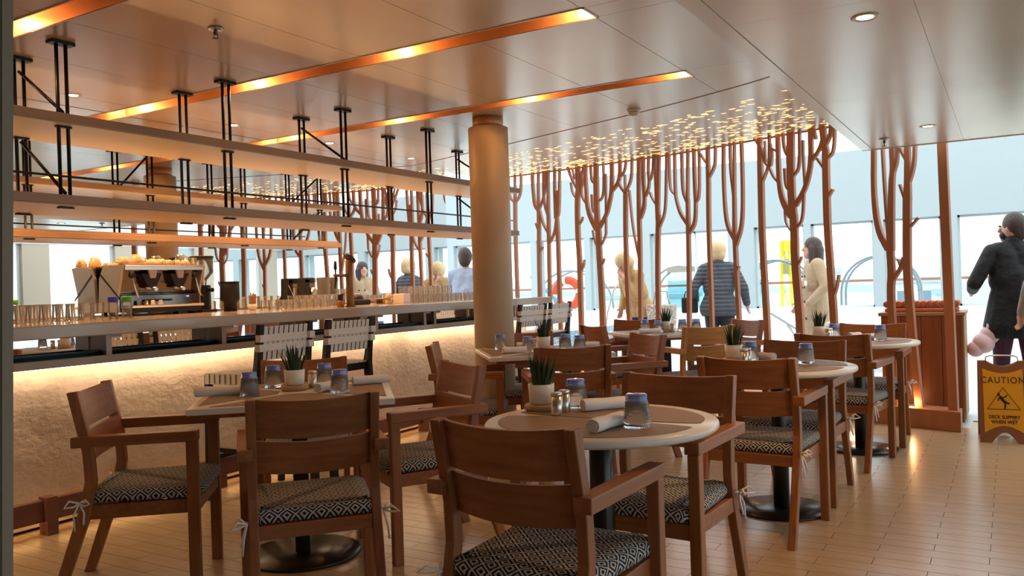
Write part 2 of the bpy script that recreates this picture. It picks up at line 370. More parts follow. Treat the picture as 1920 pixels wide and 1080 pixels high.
# ================================================================== THE BAR
BX0, BX1 = -2.4, 8.0
mr = tag(MB().bb(-2.4, 7.86, YM-.006, YM+.006, 1.13, ZC-.002).build('wall_mirror', mirror), 'large mirror covering the wall behind the bar counter', 'mirror')
bar = thing('bar', 'long bar with stone top, rough plaster front and glowing strip beneath the ledge', 'bar', (0, 0, 0))
ZT = 1.118
MB().bb(BX0, BX1, 4.30, YM-.01, ZT-.072, ZT).build('worktop', stonetop, bar, bev=.006)
# plaster front with real relief
nx, nz = 330, 26; x0, x1 = BX0, BX1-.1
from mathutils import noise as mn
vs = []
for j in range(nz+1):
    for i in range(nx+1):
        x, z = x0+(x1-x0)*i/nx, .02+(.875-.02)*j/nz
        d = .006*mn.noise((x*3, z*3, 0))+.003*mn.noise((x*9, z*9, 3))+.003*mn.noise((x*22, z*22, 5))
        vs.append((x, 4.565-d, z))
MB().add(vs, [(j*(nx+1)+i, j*(nx+1)+i+1, (j+1)*(nx+1)+i+1, (j+1)*(nx+1)+i) for j in range(nz) for i in range(nx)], True).build('plaster_front', stone, bar)
MB().bb(BX0, BX1-.1, 4.60, YM-.02, 0, .874).bb(BX1-.12, BX1-.1, 4.57, YM-.02, 0, .9).build('carcass', darkgap, bar)
MB().bb(BX0, BX1-.04, 4.44, 4.72, .880, .926).build('ledge', stonetop, bar, bev=.004)
MB().bb(BX0, BX1-.06, 4.52, 4.535, .926, .952).build('dark_rail', black, bar)
MB().bb(BX0, BX1-.06, 4.50, 4.512, .926, .944).build('glass_edge', bluepane, bar)
MB().bb(BX0, BX1-.06, 4.62, 4.632, .926, ZT-.072).build('mirror_strip', mirror, bar)
MB().bb(BX0, BX1-.06, 4.635, 4.70, .926, ZT-.072).build('strip_backing', darkgap, bar)
MB().bb(BX0, BX1-.1, 4.497, 4.522, .8745, .8795).build('led_strip', led, bar)
pinkmetal = mat('bracket_metal', (.36, .26, .21), .35, .5)
for x in [.6, 1.38, 2.16, 2.955, 3.775, 4.56, 5.14, 5.32, 5.98, 6.13, 6.9, 7.55]:
    b = MB().bb(x-.05, x-.015, 4.47, 4.60, .926, ZT-.072).build('bracket', pinkmetal, bar)
    MB().bb(x-.015, x+.05, 4.47, 4.50, ZT-.095, ZT-.072).build('bracket_bar', pinkmetal, b)
# foot rail beam along the bottom, lit from below
fr = MB().bb(BX0, 7.8, 4.44, 4.485, .07, .185).build('foot_rail', railwood, bar, bev=.004)
for x in [.3, 1.4, 2.53, 3.65, 4.75, 5.85, 6.95, 7.7]: MB().bb(x-.03, x+.03, 4.41, 4.485, 0, .20).build('rail_foot', railwood, fr)
MB().bb(BX0, 7.8, 4.50, 4.512, .062, .068).build('led_strip', mat('floor_led', (1,.8,.5), .5, emit=(1,.5,.16), es=5), bar)

# hanging shelves over the bar
hs = thing('hanging_shelf', 'two long shelf boards hung from the ceiling on black twin rods above the bar', 'shelf', (0, 0, 0))
for z0, z1, y0, y1, xe in ((2.152, 2.197, 4.10, 4.72, 7.06), (1.735, 1.782, 4.10, 4.72, 7.02)):
    s = MB().bb(-2.3, xe, y0, y1, z0, z1).build('shelf_board', shelfm, hs, bev=.003)
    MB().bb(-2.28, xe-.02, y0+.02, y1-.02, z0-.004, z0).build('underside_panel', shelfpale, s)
for z in (1.885,): 
    for y in (4.17,): MB().tube([(-2.3, y, z), (7.02, y, z)], .006, 8).build('guard_rod', black, hs)
fx = [-.78, .28, 1.385, 2.525, 3.58, 4.65, 5.69, 6.75]
for i, x in enumerate(fx):
    for y, dx in ((4.19, 0), (4.64, .03)):
        r = MB()
        for k in (-.025, .025): r.tube([(x+dx+k, y, 1.722), (x+dx+k, y, ZC-.012)], .0095, 10)
        ro = r.build('hanger_rod', black, hs)
        m = MB().bb(x+dx-.062, x+dx+.062, y-.03, y+.03, ZC-.018, ZC-.002)
        m.build('ceiling_plate', black, ro)
        for z in (2.146, 1.728): MB().bb(x+dx-.04, x+dx+.04, y-.012, y+.012, z-.008, z+.001).build('clamp', black, ro)
    if i in (1, 3, 5, 7): MB().tube([(x+.03, 4.64, ZC-.08), (x, 4.19, 2.22)], .009, 8).build('diagonal_brace', black, hs)
    if i in (1, 3, 7): MB().tube([(x+.03, 4.64, 2.12), (x, 4.19, 1.80)], .009, 8).build('diagonal_brace', black, hs)
MB().bb(-2.28, 7.0, 4.665, 4.685, 1.784, 1.790).build('led_strip', mat('shelf_led', (1,.8,.5), .5, emit=(1,.66,.32), es=11), hs)
MB().bb(-2.28, 7.0, 4.69, 4.70, 1.782, 1.80).build('led_channel', shelfm, hs)

# coffee machine
cm = thing('coffee_machine', 'polished steel two-group espresso machine standing on the bar counter', 'coffee machine', (3.905, 5.265, ZT)); cm.scale = (1.05, .63, 1.0)
def mq(x, y, z): return (3.905+(x-3.72)*1.05, 5.265+(y-5.02)*.63, z)
X0, X1 = -.33, .33
prof = [(.06,.05),(.06,.15),(.13,.17),(.02,.36),(.42,.36),(.46,.05)]      # y,z side profile
MB().prism([(.075,.06),(.075,.15),(.17,.165),(.10,.345),(.42,.345),(.45,.06)], X0+.02, X1-.02, lambda u,v,h:(h,u,v)).build('body', steeldk, cm, bev=.006)
for s, x in ((-1, X0), (1, X1-.02)):
    sp = MB().prism([(.10,.03),(.10,.15),(.0,.355),(.20,.362),(.36,.35),(.43,.27),(.46,.03)], x, x+.02, lambda u,v,h:(h,u,v)).build('side_panel', mat('grey_panel', (.42,.42,.40), .25, .6), cm, bev=.004)
    MB().beam((x+.01+s*.011, .05, .12), (x+.01+s*.011, .40, .30), .004, .012).build('panel_crease', steeldk, sp)
MB().bb(X0+.02, X1-.02, -.005, .42, .345, .362).build('cup_tray', brass, cm, bev=.004)
MB().bb(X0+.02, X1-.02, -.004, .02, .325, .345).build('front_trim', steel, cm)
MB().bb(X0+.04, X1-.05, -.07, .08, .055, .075).build('drip_tray', brass, cm, bev=.006)
MB().bb(X0+.05, X1-.06, -.04, .08, .02, .055).build('tray_base', blackmat, cm)
for x in (X0+.08, X1-.08):
    for y in (.06, .40): MB().cyl((x, y, 0), .022, .055, 12).build('foot', blackmat, cm)
for x in (-.09, .13):
    g = MB().prism([(x-.08,.30),(x+.08,.30),(x+.03,.20),(x-.03,.20)], -.0, .12, lambda u,v,h:(u,.04+h,v)).build('group_head', blackmat, cm, bev=.006)
    MB().prism([(x-.034,.325),(x+.034,.325),(x+.02,.265),(x-.02,.265)], .02, .05, lambda u,v,h:(u,h,v)).build('display', mat('display', (.5,.38,.36), .3), g, bev=.003)
    m = MB().cyl((x, .09, .185), .034, .03, 16); m.tube([(x, .07, .20), (x-.01, -.05, .185)], [.010, .013], 8); m.build('portafilter', steel, g)
for x in (X0+.07, X1-.09):
    MB().tube([(x, .05, .31), (x, .01, .30), (x+.02, .0, .20), (x+.04, -.01, .13)], .006, 8).build('steam_wand', steel, cm)
    MB().tube([(x, .02, .285), (x, -.03, .285)], [.02, .018], 10).build('steam_knob', blackmat, cm)
MB().bb(-.15, .07, .055, .066, .10, .115).build('badge_bar', blackmat, cm)
MB().cyl((.20, .06, .125), .01, .01, 10).build('power_light', mat('blue_lamp', (.1,.1,.9), .3, emit=(.15,.15,1), es=3), cm)
for i, x in enumerate((-.17, -.12, -.06)):
    j = tag(MB().lathe([(0,0),(.014,0),(.016,.006),(.012,.018),(.013,.028),(.009,.032),(0,.032)], 12).build('small_jar', [brass, whitecer, whitecer][i], None, mq(3.72+x, 4.995, ZT+.076)), ['tiny brass jar at the left of the drip tray', 'tiny white jar in the middle of the drip tray', 'tiny white jar on the drip tray nearest the badge'][i], 'jar')
def lathe_thing(name, prof, m, lab, cat, loc, n=16, group=None):
    return tag(MB().lathe(prof, n).build(name, m, None, loc), lab, cat, group)
def cup(lab, loc, r=.038, h=.055, up=False, group=None):
    p = [(0,0),(r,0),(r*.98,h*.4),(r*.6,h),(0,h)] if not up else [(0,0),(r*.55,0),(r,h*.7),(r,h),(r-.004,h),(r*.9,h*.6),(0,.008)]
    t = thing('cup', lab, 'cup', loc, random.uniform(0, 6), group)
    MB().lathe(p, 16).build('cup_body', cupm, t)
    MB().tube([(r*.92,0,h*.3),(r*1.4,0,h*.35),(r*1.4,0,h*.65),(r*.8,0,h*.75)], .005, 6).build('cup_handle', cupm, t); return t
zt = ZT+.363
cup('cream cup upside down at the left end of the coffee machine top', mq(3.435, 5.10, zt))
cup('taller stacked cream cup, second from the left on the coffee machine', mq(3.53, 5.11, zt), .045, .072)
for i in range(8):
    cup('low cream cup on the coffee machine, %s from the left, %s row' % (nth(i % 5), ['front', 'back'][i//5]), mq(3.63+.07*(i % 5)+.02*(i//5), 5.09+.17*(i//5), zt), .036, .036+.012*(i//5), group='cups on the coffee machine')
for i, x in enumerate((3.93, 3.985)):
    lathe_thing('shot_glass', [(.022,0),(.026,.055),(.024,.055),(.020,.006),(0,.006)], barglass, ['shot glass on the coffee machine right of the cups', 'shot glass at the right edge of the coffee machine top'][i], 'glass', mq(x, 5.10, zt))
t = thing('milk_jug', 'steel milk jug on top of the coffee machine', 'jug', mq(3.95, 5.27, zt))
MB().lathe([(0,0),(.036,0),(.038,.02),(.030,.06),(.034,.085),(.032,.085),(.028,.06),(0,.01)], 18).build('jug_body', steel, t); MB().tube([(.034,0,.02),(.062,0,.03),(.06,0,.07),(.033,0,.075)], .004, 6).build('jug_handle', steel, t)
# grinders
t = thing('coffee_grinder', 'black coffee grinder with clear bean hopper right of the espresso machine', 'grinder', (4.36, 5.44, ZT))
MB().bb(-.07,.07,-.08,.10,0,.02).cyl((0,0,.02), .062, .19).build('grinder_body', blackmat, t, bev=.004)
MB().lathe([(.03,.21),(.035,.25),(.085,.31),(.085,.42),(.083,.42),(.083,.31),(.033,.25)], 20).build('bean_hopper', barglass, t)
MB().cyl((0,0,.42), .09, .018).build('hopper_lid', blackmat, t); MB().tube([(0,-.06,.18),(0,-.12,.17)], .016, 8).build('dosing_spout', blackmat, t)
t = thing('coffee_grinder', 'short black grinder canister beside the stir sticks', 'grinder', (4.44, 5.22, ZT))
MB().lathe([(0,0),(.05,0),(.05,.07),(.072,.09),(.072,.215),(.068,.22),(0,.22)], 22).build('canister_body', blackmat, t); MB().cyl((0,0,.22), .074, .012).build('canister_lid', black, t)
t = thing('stick_holder', 'holder of pale wooden stir sticks on the bar counter', 'stick holder', (4.58, 5.13, ZT))
MB().lathe([(0,0),(.03,0),(.033,.05),(.030,.05),(.028,.004),(0,.004)], 14).build('holder', whitecer, t)
for i in range(14):
    a = i*2.4; q = .006+.0015*i; MB().beam((q*math.cos(a), q*math.sin(a), .006), (q*1.3*math.cos(a), q*1.3*math.sin(a), .13+.012*math.sin(i*1.9)), .008, .003, (1,0,0)).build('stir_stick', slice_, t)
# wine glass and tumbler rows
g1 = MB().lathe([(0,0),(.024,0),(.027,.004),(.030,.012),(.034,.075),(.036,.105),(.0345,.1055)], 14).mesh('bar_glass', barglass)
g2 = MB().lathe([(0,0),(.031,0),(.034,.004),(.036,.02),(.036,.075),(.0345,.0755)], 14).mesh('rocks_glass', barglass)
def rowof(me, name, xs, ys, label, cat, group, z=ZT, jit=.004):
    rows = {1: ['single'], 2: ['front', 'back'], 3: ['front', 'middle', 'back']}[len(ys)]
    for y, rn_ in zip(ys, rows):
        for i, x in enumerate(xs):
            o = bpy.data.objects.new(name, me); C.objects.link(o); o.location = (x+random.uniform(-jit, jit), y+random.uniform(-jit, jit), z); tag(o, label % (rn_, nth(i)), cat, group)
rowof(g1, 'bar_glass', [2.36+.079*i for i in range(11)], (4.92, 5.02, 5.12), 'clear glass at the left end of the bar, %s row, %s from the left', 'glass', 'clear glasses at the left end of the bar')
rowof(g2, 'bar_glass', [4.68+.080*i for i in range(8)], (5.0, 5.1), 'low clear glass between grinder and brown bottle, %s row, %s from the left', 'glass', 'low glasses between grinder and bottle')
rowof(g1, 'bar_glass', [5.12+.077*i for i in range(6)], (5.08, 5.17, 5.26), 'tall clear glass beside the blender jugs, %s row, %s from the left', 'glass', 'tall glasses beside the blender jugs')
rowof(g2, 'bar_glass', [6.22+.078*i for i in range(20)], (4.84, 4.93), 'rocks glass near the column, lower level, %s row, %s from the left', 'glass', 'rocks glasses near the column')
rowof(g2, 'bar_glass', [6.22+.078*i for i in range(9)], (4.84, 4.93), 'rocks glass near the column, upper level, %s row, %s from the left', 'glass', 'upper rocks glasses near the column', ZT+.079)
for i, (x, c, l) in enumerate(((3.24, (.03,.06,.55), 'clear squeeze bottle with blue cap left of the coffee machine'), (3.335, (.10,.38,.03), 'clear squeeze bottle with green cap left of the coffee machine'))):
    t = thing('squeeze_bottle', l, 'bottle', (x, 4.90, ZT)); MB().lathe([(0,0),(.03,0),(.03,.10),(.026,.105),(0,.105)], 16).build('bottle_body', barglass, t); MB().cyl((0,0,.105), .032, .036).build('bottle_cap', mat('cap', c, .4), t)
t = thing('bottle', 'small brown bottle with black pump on the counter edge', 'bottle', (5.03, 4.62, ZT)); MB().lathe([(0,0),(.028,0),(.030,.04),(.024,.055),(0,.055)], 16).build('bottle_body', mat('amber', (.35,.13,.03), .15), t); m = MB().cyl((0,0,.055), .022, .05); m.tube([(0,0,.10),(0,-.03,.105)], .007, 6); m.build('bottle_cap', blackmat, t)
t = thing('bar_spoon', 'thin metal straw leaning in the glasses on the bar', 'straw', (4.93, 5.02, ZT)); MB().tube([(.04,0,.01),(-.05,.02,.19)], .004, 6).build('straw_tube', steel, t)
# blender set
t = thing('blender', 'black bar blender base with steel cup left of the tap', 'blender', (5.50, 5.46, ZT))
MB().bb(-.06,.0,-.05,.05,0,.25).bb(-.06,.06,-.05,.05,.21,.26).bb(-.06,.07,-.05,.05,0,.03).build('blender_base', blackmat, t, bev=.008); MB().lathe([(0,.05),(.03,.05),(.036,.17),(.034,.17),(0,.06)], 16, (.05,-.03,0)).build('steel_cup', steel, t)
for i, (x, y, l) in enumerate(((5.66, 5.40, 'clear blender jug nearest the black blender base'), (5.79, 5.42, 'clear ribbed blender jug, the right one beside the tap'))):
    t = thing('blender_jug', l, 'jug', (x, y, ZT)); MB().cyl((0,0,0), .06, .06).build('jug_base', blackmat, t, bev=.004); MB().lathe([(.05,.06),(.065,.26),(.062,.26),(.047,.065),(0,.063)], 10).build('jug_body', barglass, t); MB().tube([(.062,0,.24),(.11,0,.23),(.10,0,.12),(.056,0,.10)], .008, 8).build('jug_handle', barglass, t)
t = thing('ice_scoop_tray', 'black rounded tray standing right of the blender jugs', 'tray', (5.80, 5.10, ZT)); MB().bb(-.10,.10,-.06,.06,0,.05).build('tray_body', blackmat, t, bev=.015); MB().ball((-.02,0,.05), (.06,.05,.05)).build('tray_cover', blackmat, t)
# beer tap
t = thing('beer_tap', 'tall brown beer tap column with slanted disc top and black handle', 'beer tap', (5.12, 4.60, ZT))
tapm = mat('tap_brown', (.22, .115, .055), .35, .3)
MB().cyl((0,0,0), .045, .012).build('tap_base', tapm, t); MB().cyl((0,0,.01), .030, .37).build('tap_column', tapm, t)
dsc = MB().cyl((0,0,0), .055, .018, 24).build('tilted_disc', mat('tap_disc', (.10,.045,.025), .5), t, (0.005,0,.385)); dsc.rotation_euler = (R(10), R(38), 0)
sp = MB().tube([(-.02,0,.255),(-.155,.02,.255)], .012, 10).build('tap_spout', tapm, t)
MB().tube([(-.135,.02,.25),(-.14,.02,.20),(-.15,.02,.15)], [.011,.008,.006], 8).build('tap_nozzle', blackmat, sp); MB().tube([(-.14,.018,.265),(-.14,.018,.30),(-.14,.018,.31),(-.14,.018,.37)], [.006,.007,.014,.010], 10).build('tap_handle', blackmat, sp)
t = thing('napkin_box', 'white box of folded napkins at the left of the glass rows', 'box', (6.08, 4.83, ZT)); MB().bb(-.05,.05,-.06,.06,0,.085).build('box_body', whitecer, t, bev=.003); MB().bb(-.045,.045,-.055,.055,.085,.09).build('napkin_stack', napkin, t)
for k in range(2): cup('small dark cup stacked in the caddy behind the napkin box' if 0 else ['small dark espresso cup, lower of the two beside the napkin box', 'small dark espresso cup, upper of the two beside the napkin box'][k], (5.95, 4.88, ZT+.047*k), .035, .046)
MBw = MB().lathe([(0,0),(.05,0),(.055,.03),(.12,.045),(.122,.05),(.05,.042),(0,.035)], 20)
tag(MBw.build('bowl', brass, None, (6.16, 5.14, ZT)), 'shallow metal bowl behind the napkin box', 'bowl')

# woven bar stools facing the bar
def stool_proto():
    t = thing('bar_stool', '', 'bar stool')
    H_, HS, hw = 1.06, .765, .205
    for s in (-1, 1):
        y = s*hw
        MB().prism([(-.285,0),(-.24,0),(-.185,HS),(-.20,HS+.06),(-.235,H_+.01),(-.265,H_+.01),(-.235,HS)], y-.02, y+.02, lambda u,v,h:(u,h,v)).build('leg', black, t, bev=.004)
        MB().prism([(.20,0),(.235,0),(.215,HS),(.175,HS)], y-.018, y+.018, lambda u,v,h:(u,h,v)).build('leg', black, t, bev=.004)
    m = MB().bb(-.20,.21,-hw-.015,-hw+.02,HS-.05,HS).bb(-.20,.21,hw-.02,hw+.015,HS-.05,HS).bb(.18,.215,-hw,hw,HS-.05,HS).bb(-.21,-.18,-hw,hw,HS-.05,HS); m.build('seat_frame', black, t, bev=.004)
    MB().bb(.20,.225,-hw,hw,.24,.27).bb(-.25,-.22,-hw,hw,.30,.33).bb(-.23,.21,-hw-.012,-hw+.012,.30,.33).bb(-.23,.21,hw-.012,hw+.012,.30,.33).build('foot_rest', black, t, bev=.003)
    bx = lambda z: -.218-(z-HS-.06)*.15
    for k in range(9):                       # upright straps of the back
        y = -.165+k*.33/8; zs = [.855, .955, 1.055]; e = 0
        vs = []; 
        for j, z in enumerate(zs):
            for yy in (y-.0155, y+.0155): vs += [(bx(z)-.006+e*(-1)**j, yy, z), (bx(z)-.002+e*(-1)**j, yy, z)]
        n = len(zs); fs = []
        for j in range(n-1):
            a = j*4; fs += [(a,a+2,a+6,a+4),(a+1,a+5,a+7,a+3),(a,a+4,a+5,a+1),(a+2,a+3,a+7,a+6)]
        fs += [(0,1,3,2),((n-1)*4,(n-1)*4+2,(n-1)*4+3,(n-1)*4+1)]
        MB().add(vs, fs).build('strap', strap, t)
    for z, h in ((.930, .042), (.986, .042)):
        MB().bb(bx(z)-.030, bx(z)+.010, -hw-.024, -hw+.022, z-h/2, z+h/2).bb(bx(z)-.030, bx(z)+.010, hw-.022, hw+.024, z-h/2, z+h/2).bb(bx(z)-.0095, bx(z)-.004, -hw, hw, z-h/2, z+h/2).build('strap', strap, t, bev=.002)
    MB().bb(bx(1.03)+.004,bx(1.03)+.016,-hw,hw,1.012,1.046).bb(bx(.87)+.004,bx(.87)+.016,-hw,hw,.855,.905).build('back_rail', black, t)
    for k in range(9):
        y = -.175+k*.35/8; MB().bb(-.215,.222,y-.017,y+.017,HS,HS+.006).bb(.216,.222,y-.017,y+.017,HS-.055,HS+.004).build('strap', strap, t)
    for k in range(9):
        x = -.17+k*.36/8; MB().bb(x-.017,x+.017,-hw-.019,hw+.019,HS+.004,HS+.009).bb(x-.017,x+.017,hw+.013,hw+.019,HS-.055,HS+.007).bb(x-.017,x+.017,-hw-.019,-hw-.013,HS-.055,HS+.007).build('strap', strap, t)
    return t
st = stool_proto(); st.location = (3.60, 4.01, 0); st.rotation_euler.z = R(92)
st['label'] = 'black bar stool with white woven straps behind the near square table, left of two'
dup(st, 'black bar stool with white woven straps, second from the left along the bar', (4.16, 3.99, 0), R(90))
dup(st, 'woven strap bar stool just right of the round column', (6.92, 4.15, 0), R(84))
dup(st, 'woven strap bar stool at the far end of the bar, farthest from us', (7.45, 4.15, 0), R(90))

# ================================================================== CHAIRS
def chair_proto():
    t = thing('dining_chair', '', 'chair')
    back = [(-.37,0),(-.325,0),(-.192,.38),(-.172,.50),(-.180,.62),(-.232,.872),(-.275,.868),(-.222,.62),(-.216,.50),(-.238,.40)]
    for s in (1, -1):
        a, b = sorted((s*.240, s*.205)); MB().prism(back, a, b, lambda u,v,h:(u,h,v)).build('leg', teak['z'], t, bev=.004)
        a, b = sorted((s*.270, s*.228)); MB().bb(.186,.232,a,b,0,.646).build('leg', teak['z'], t, bev=.004)
        a, b = sorted((s*.273, s*.218))
        MB().prism([(-.255,a),(.234,a),(.234,b),(-.255,b)], .646, .690).build('arm', teak['x'], t, bev=.004)
    MB().bb(.19,.225,-.228,.228,.345,.403).bb(-.235,-.205,-.206,.206,.352,.405).bb(-.21,.19,.205,.236,.345,.403).bb(-.21,.19,-.236,-.205,.345,.403).build('seat_frame', teak['y'], t, bev=.003)
    MB().bb(-.10,-.05,-.21,.21,.375,.40).bb(.0,.05,-.21,.21,.375,.40).bb(.09,.14,-.21,.21,.375,.40).build('seat_slats', teak['y'], t)
    def slat(z0, z1):
        n = 12; vs = []
        for k in range(n+1):
            y = -.208+.416*k/n; d = -.030*(1-(y/.208)**2)
            for z in (z0, z1):
                xb = -.190-(z-.62)*.21
                zz = z-(.012*(1-(y/.208)**2) if 1 else 0)
                vs += [(xb+d-.010, y, zz), (xb+d+.010, y, zz)]
        fs = [(0,1,3,2), (n*4, n*4+2, n*4+3, n*4+1)]
        for k in range(n):
            a, b = k*4, k*4+4; fs += [(a,a+2,b+2,b),(a+1,b+1,b+3,a+3),(a,b,b+1,a+1),(a+2,a+3,b+3,b+2)]
        MB().add(vs, fs, False).build('back_slat', teak['y'], t, bev=.003)
    slat(.725, .868); slat(.590, .713)
    # cushion: rounded slab unwrapped so the diamonds run over the edges
    out = []
    for (cx, cy, a0) in ((.195,.185,0), (-.205,.195,90), (-.205,-.195,180), (.195,-.185,270)):
        rr = .05 if cx > 0 else .02
        for k in range(5): a = R(a0+k*22.5); out.append((cx+rr*math.cos(a), cy+rr*math.sin(a), math.cos(a), math.sin(a)))
    rings = [(-.022,.407),(-.004,.409),(.004,.428),(.0,.446),(-.010,.456),(-.06,.461)]; n = len(out); vs = []; uvs = []
    for i, (o, z) in enumerate(rings):
        for x, y, nx, ny in out: vs.append((x+nx*o, y+ny*o, z)); q = .461-z+max(o, -.02); uvs.append((x+nx*q, y+ny*q) if i < 5 else (x+nx*o, y+ny*o))
    fs = [(i*n+k, i*n+(k+1)%n, (i+1)*n+(k+1)%n, (i+1)*n+k) for i in range(len(rings)-1) for k in range(n)]
    fs += [tuple((len(rings)-1)*n+k for k in range(n)), tuple(range(n-1,-1,-1))]
    me = bpy.data.meshes.new('cushion'); me.from_pydata(vs, [], fs); me.materials.append(cushm); me.polygons.foreach_set('use_smooth', [True]*(len(fs)-2)+[False]*2)
    ul = me.uv_layers.new(name='UVMap')
    for l in me.loops: ul.data[l.index].uv = uvs[l.vertex_index]
    o = bpy.data.objects.new('cushion', me); C.objects.link(o); o.parent = t
    for s in (1, -1):
        y = s*.246; m = MB(); c = (-.235, y, .418)
        m.tube([(-.20, s*.20, .42), (-.215, s*.245, .42), c], .0035, 6)
        m.tube([c, (-.265, y+s*.03, .435), (-.275, y+s*.055, .415), (-.25, y+s*.03, .41), c], .004, 6)
        m.tube([c, (-.205, y+s*.025, .435), (-.185, y+s*.04, .42), (-.21, y+s*.02, .41), c], .004, 6)
        m.tube([c, (-.255, y+s*.012, .37), (-.25, y+s*.018, .31)], .004, 6).tube([c, (-.215, y+s*.012, .38), (-.215, y+s*.022, .335)], .004, 6)
        m.build('cushion_tie', napkin, t)
    return t
CH = [
 (2.33,3.26,311,'armchair turned sideways on the left of the near square table, in front of the bar'),
 (2.41,2.40,49,'armchair at the near side of the square table, its back to us, left foreground'),
 (3.26,2.52,149,'armchair at the right side of the near square table, facing left'),
 (3.32,3.32,226,'armchair at the far side of the near square table, backed by the bar stools'),
 (2.21,1.21,358,'large nearest armchair in the foreground, back to us at the near round table'),
 (3.01,1.19,177,'dark armchair on the far side of the near round table, facing us'),
 (4.27,1.10,358,'armchair with its back to us at the middle round table'),
 (4.95,1.09,177,'armchair facing us on the far side of the middle round table'),
 (6.00,.99,354,'armchair with its back to us at the far round table'),
 (6.76,.94,179,'armchair facing us at the far round table, in front of the wooden cabinet'),
 (4.72,3.18,300,'armchair left of the second square table, its back seen edge-on by the plaster wall'),
 (4.76,2.46,36,'armchair with its back to us at the second square table beside the column'),
 (5.68,3.27,218,'armchair at the far side of the second square table, right in front of the column'),
 (5.52,2.44,141,'armchair right of the second square table, facing left'),
 (7.02,3.10,322,'armchair left of the far square table, near the tree screen'),
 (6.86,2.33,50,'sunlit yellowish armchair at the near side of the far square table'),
 (7.66,3.22,190,'armchair at the far side of the far square table, against the copper trees'),
 (7.56,2.27,139,'armchair right of the far square table, partly behind the middle plant'),
]
cp = chair_proto()
litw = {a: wood('lit_teak_'+a, (.36, .165, .045), (.48, .235, .07), a) for a in 'xyz'}  # lighter, yellower teak: light falling on one chair put into its colour
for i, (x, y, h, l) in enumerate(CH):
    if i == 0: cp.location = (x, y, 0); cp.rotation_euler.z = R(h); cp['label'] = l; cp['group'] = 'teak armchairs'
    else:
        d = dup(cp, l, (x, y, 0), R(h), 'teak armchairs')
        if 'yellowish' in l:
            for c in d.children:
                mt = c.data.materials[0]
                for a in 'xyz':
                    if mt == teak[a]: c.data = c.data.copy(); c.data.materials[0] = litw[a]

# ================================================================== TABLES
ZTB = .775
def table_square(x, y, rz, lab):
    t = thing('square_table', lab, 'table', (x, y, 0), R(rz)); h = .4325
    MB().bb(-h,h,-h,h,ZTB-.028,ZTB).build('tabletop', whitetop, t, bev=.004)
    MB().bb(-h+.05,h-.05,-h+.05,h-.05,ZTB-.05,ZTB-.028).build('top_frame', teak['x'], t)
    MB().bb(-.035,.035,-.035,.035,.02,ZTB-.05).build('pedestal', bronze, t, bev=.004)
    MB().cyl((0,0,0), .27, .014, 40).build('base_disc', bronze, t)
    return t
def table_round(x, y, lab):
    t = thing('round_table', lab, 'table', (x, y, 0)); r = .402
    MB().lathe([(0,ZTB-.028),(r-.012,ZTB-.028),(r,ZTB-.018),(r,ZTB-.006),(r-.004,ZTB),(0,ZTB)], 64).build('tabletop', whitetop, t)
    MB().cyl((0,0,ZTB-.045), .16, .017, 24).build('top_plate', black, t)
    MB().cyl((0,0,.014), .042, ZTB-.06, 24).build('pedestal', bronze, t)
    MB().lathe([(0,0),(.245,0),(.248,.006),(.245,.013),(.05,.016),(0,.016)], 48).build('base_disc', bronze, t)
    return t
TA, TE, TF = (2.88, 2.93), (5.26, 2.92), (7.36, 2.76)
table_square(*TA, 42, 'square pedestal table with white rim in the left foreground')
table_square(*TE, 40, 'square pedestal table standing in front of the round column')
table_square(*TF, 44, 'square pedestal table farthest back by the tree screen')
TB, TC, TD = (2.63, 1.235), (4.58, 1.09), (6.40, .95)
table_round(*TB, 'round white pedestal table in the centre foreground')
table_round(*TC, 'round white pedestal table in the middle of the right row')
table_round(*TD, 'round white pedestal table at the far end of the right row')
zp = ZTB+.0025
def half_mat(c, s, lab):
    r = .345; pts = [(s*(.045+.05*math.cos(a)*0+r*math.cos(a)*.86), r*math.sin(a)) for a in [R(-90+180*k/20) for k in range(21)]]
    pts += [(s*(.045-.035*math.cos(a)*1), .345*math.sin(a)) for a in [R(90-180*k/10) for k in range(1, 10)]]
    tag(MB().prism(pts, ZTB+.0004, zp).build('placemat', placem, None, (c[0], c[1], 0)), lab, 'placemat')
for c, n in ((TB, 'near'), (TC, 'middle'), (TD, 'far')):
    half_mat(c, -1, 'brown half-round placemat on the side of the %s round table facing us' % n); half_mat(c, 1, 'brown half-round placemat on the far side of the %s round table' % n)
for c, rz, n in ((TA, 42, 'near'), (TE, 40, 'second'), (TF, 44, 'far')):
    for k, s in enumerate(('right-hand', 'far', 'left-hand', 'near')):
        tag(MB().prism([(.40,-.345),(.40,.345),(.09,.055),(.09,-.055)], ZTB+.0004, zp).build('placemat', placem, None, (c[0], c[1], 0), R(rz+90*k-90)), 'brown placemat on the %s side of the %s square table' % (s, n), 'placemat')
def loc(c, rz, x, y): a = R(rz); return (c[0]+x*math.cos(a)-y*math.sin(a), c[1]+x*math.sin(a)+y*math.cos(a))
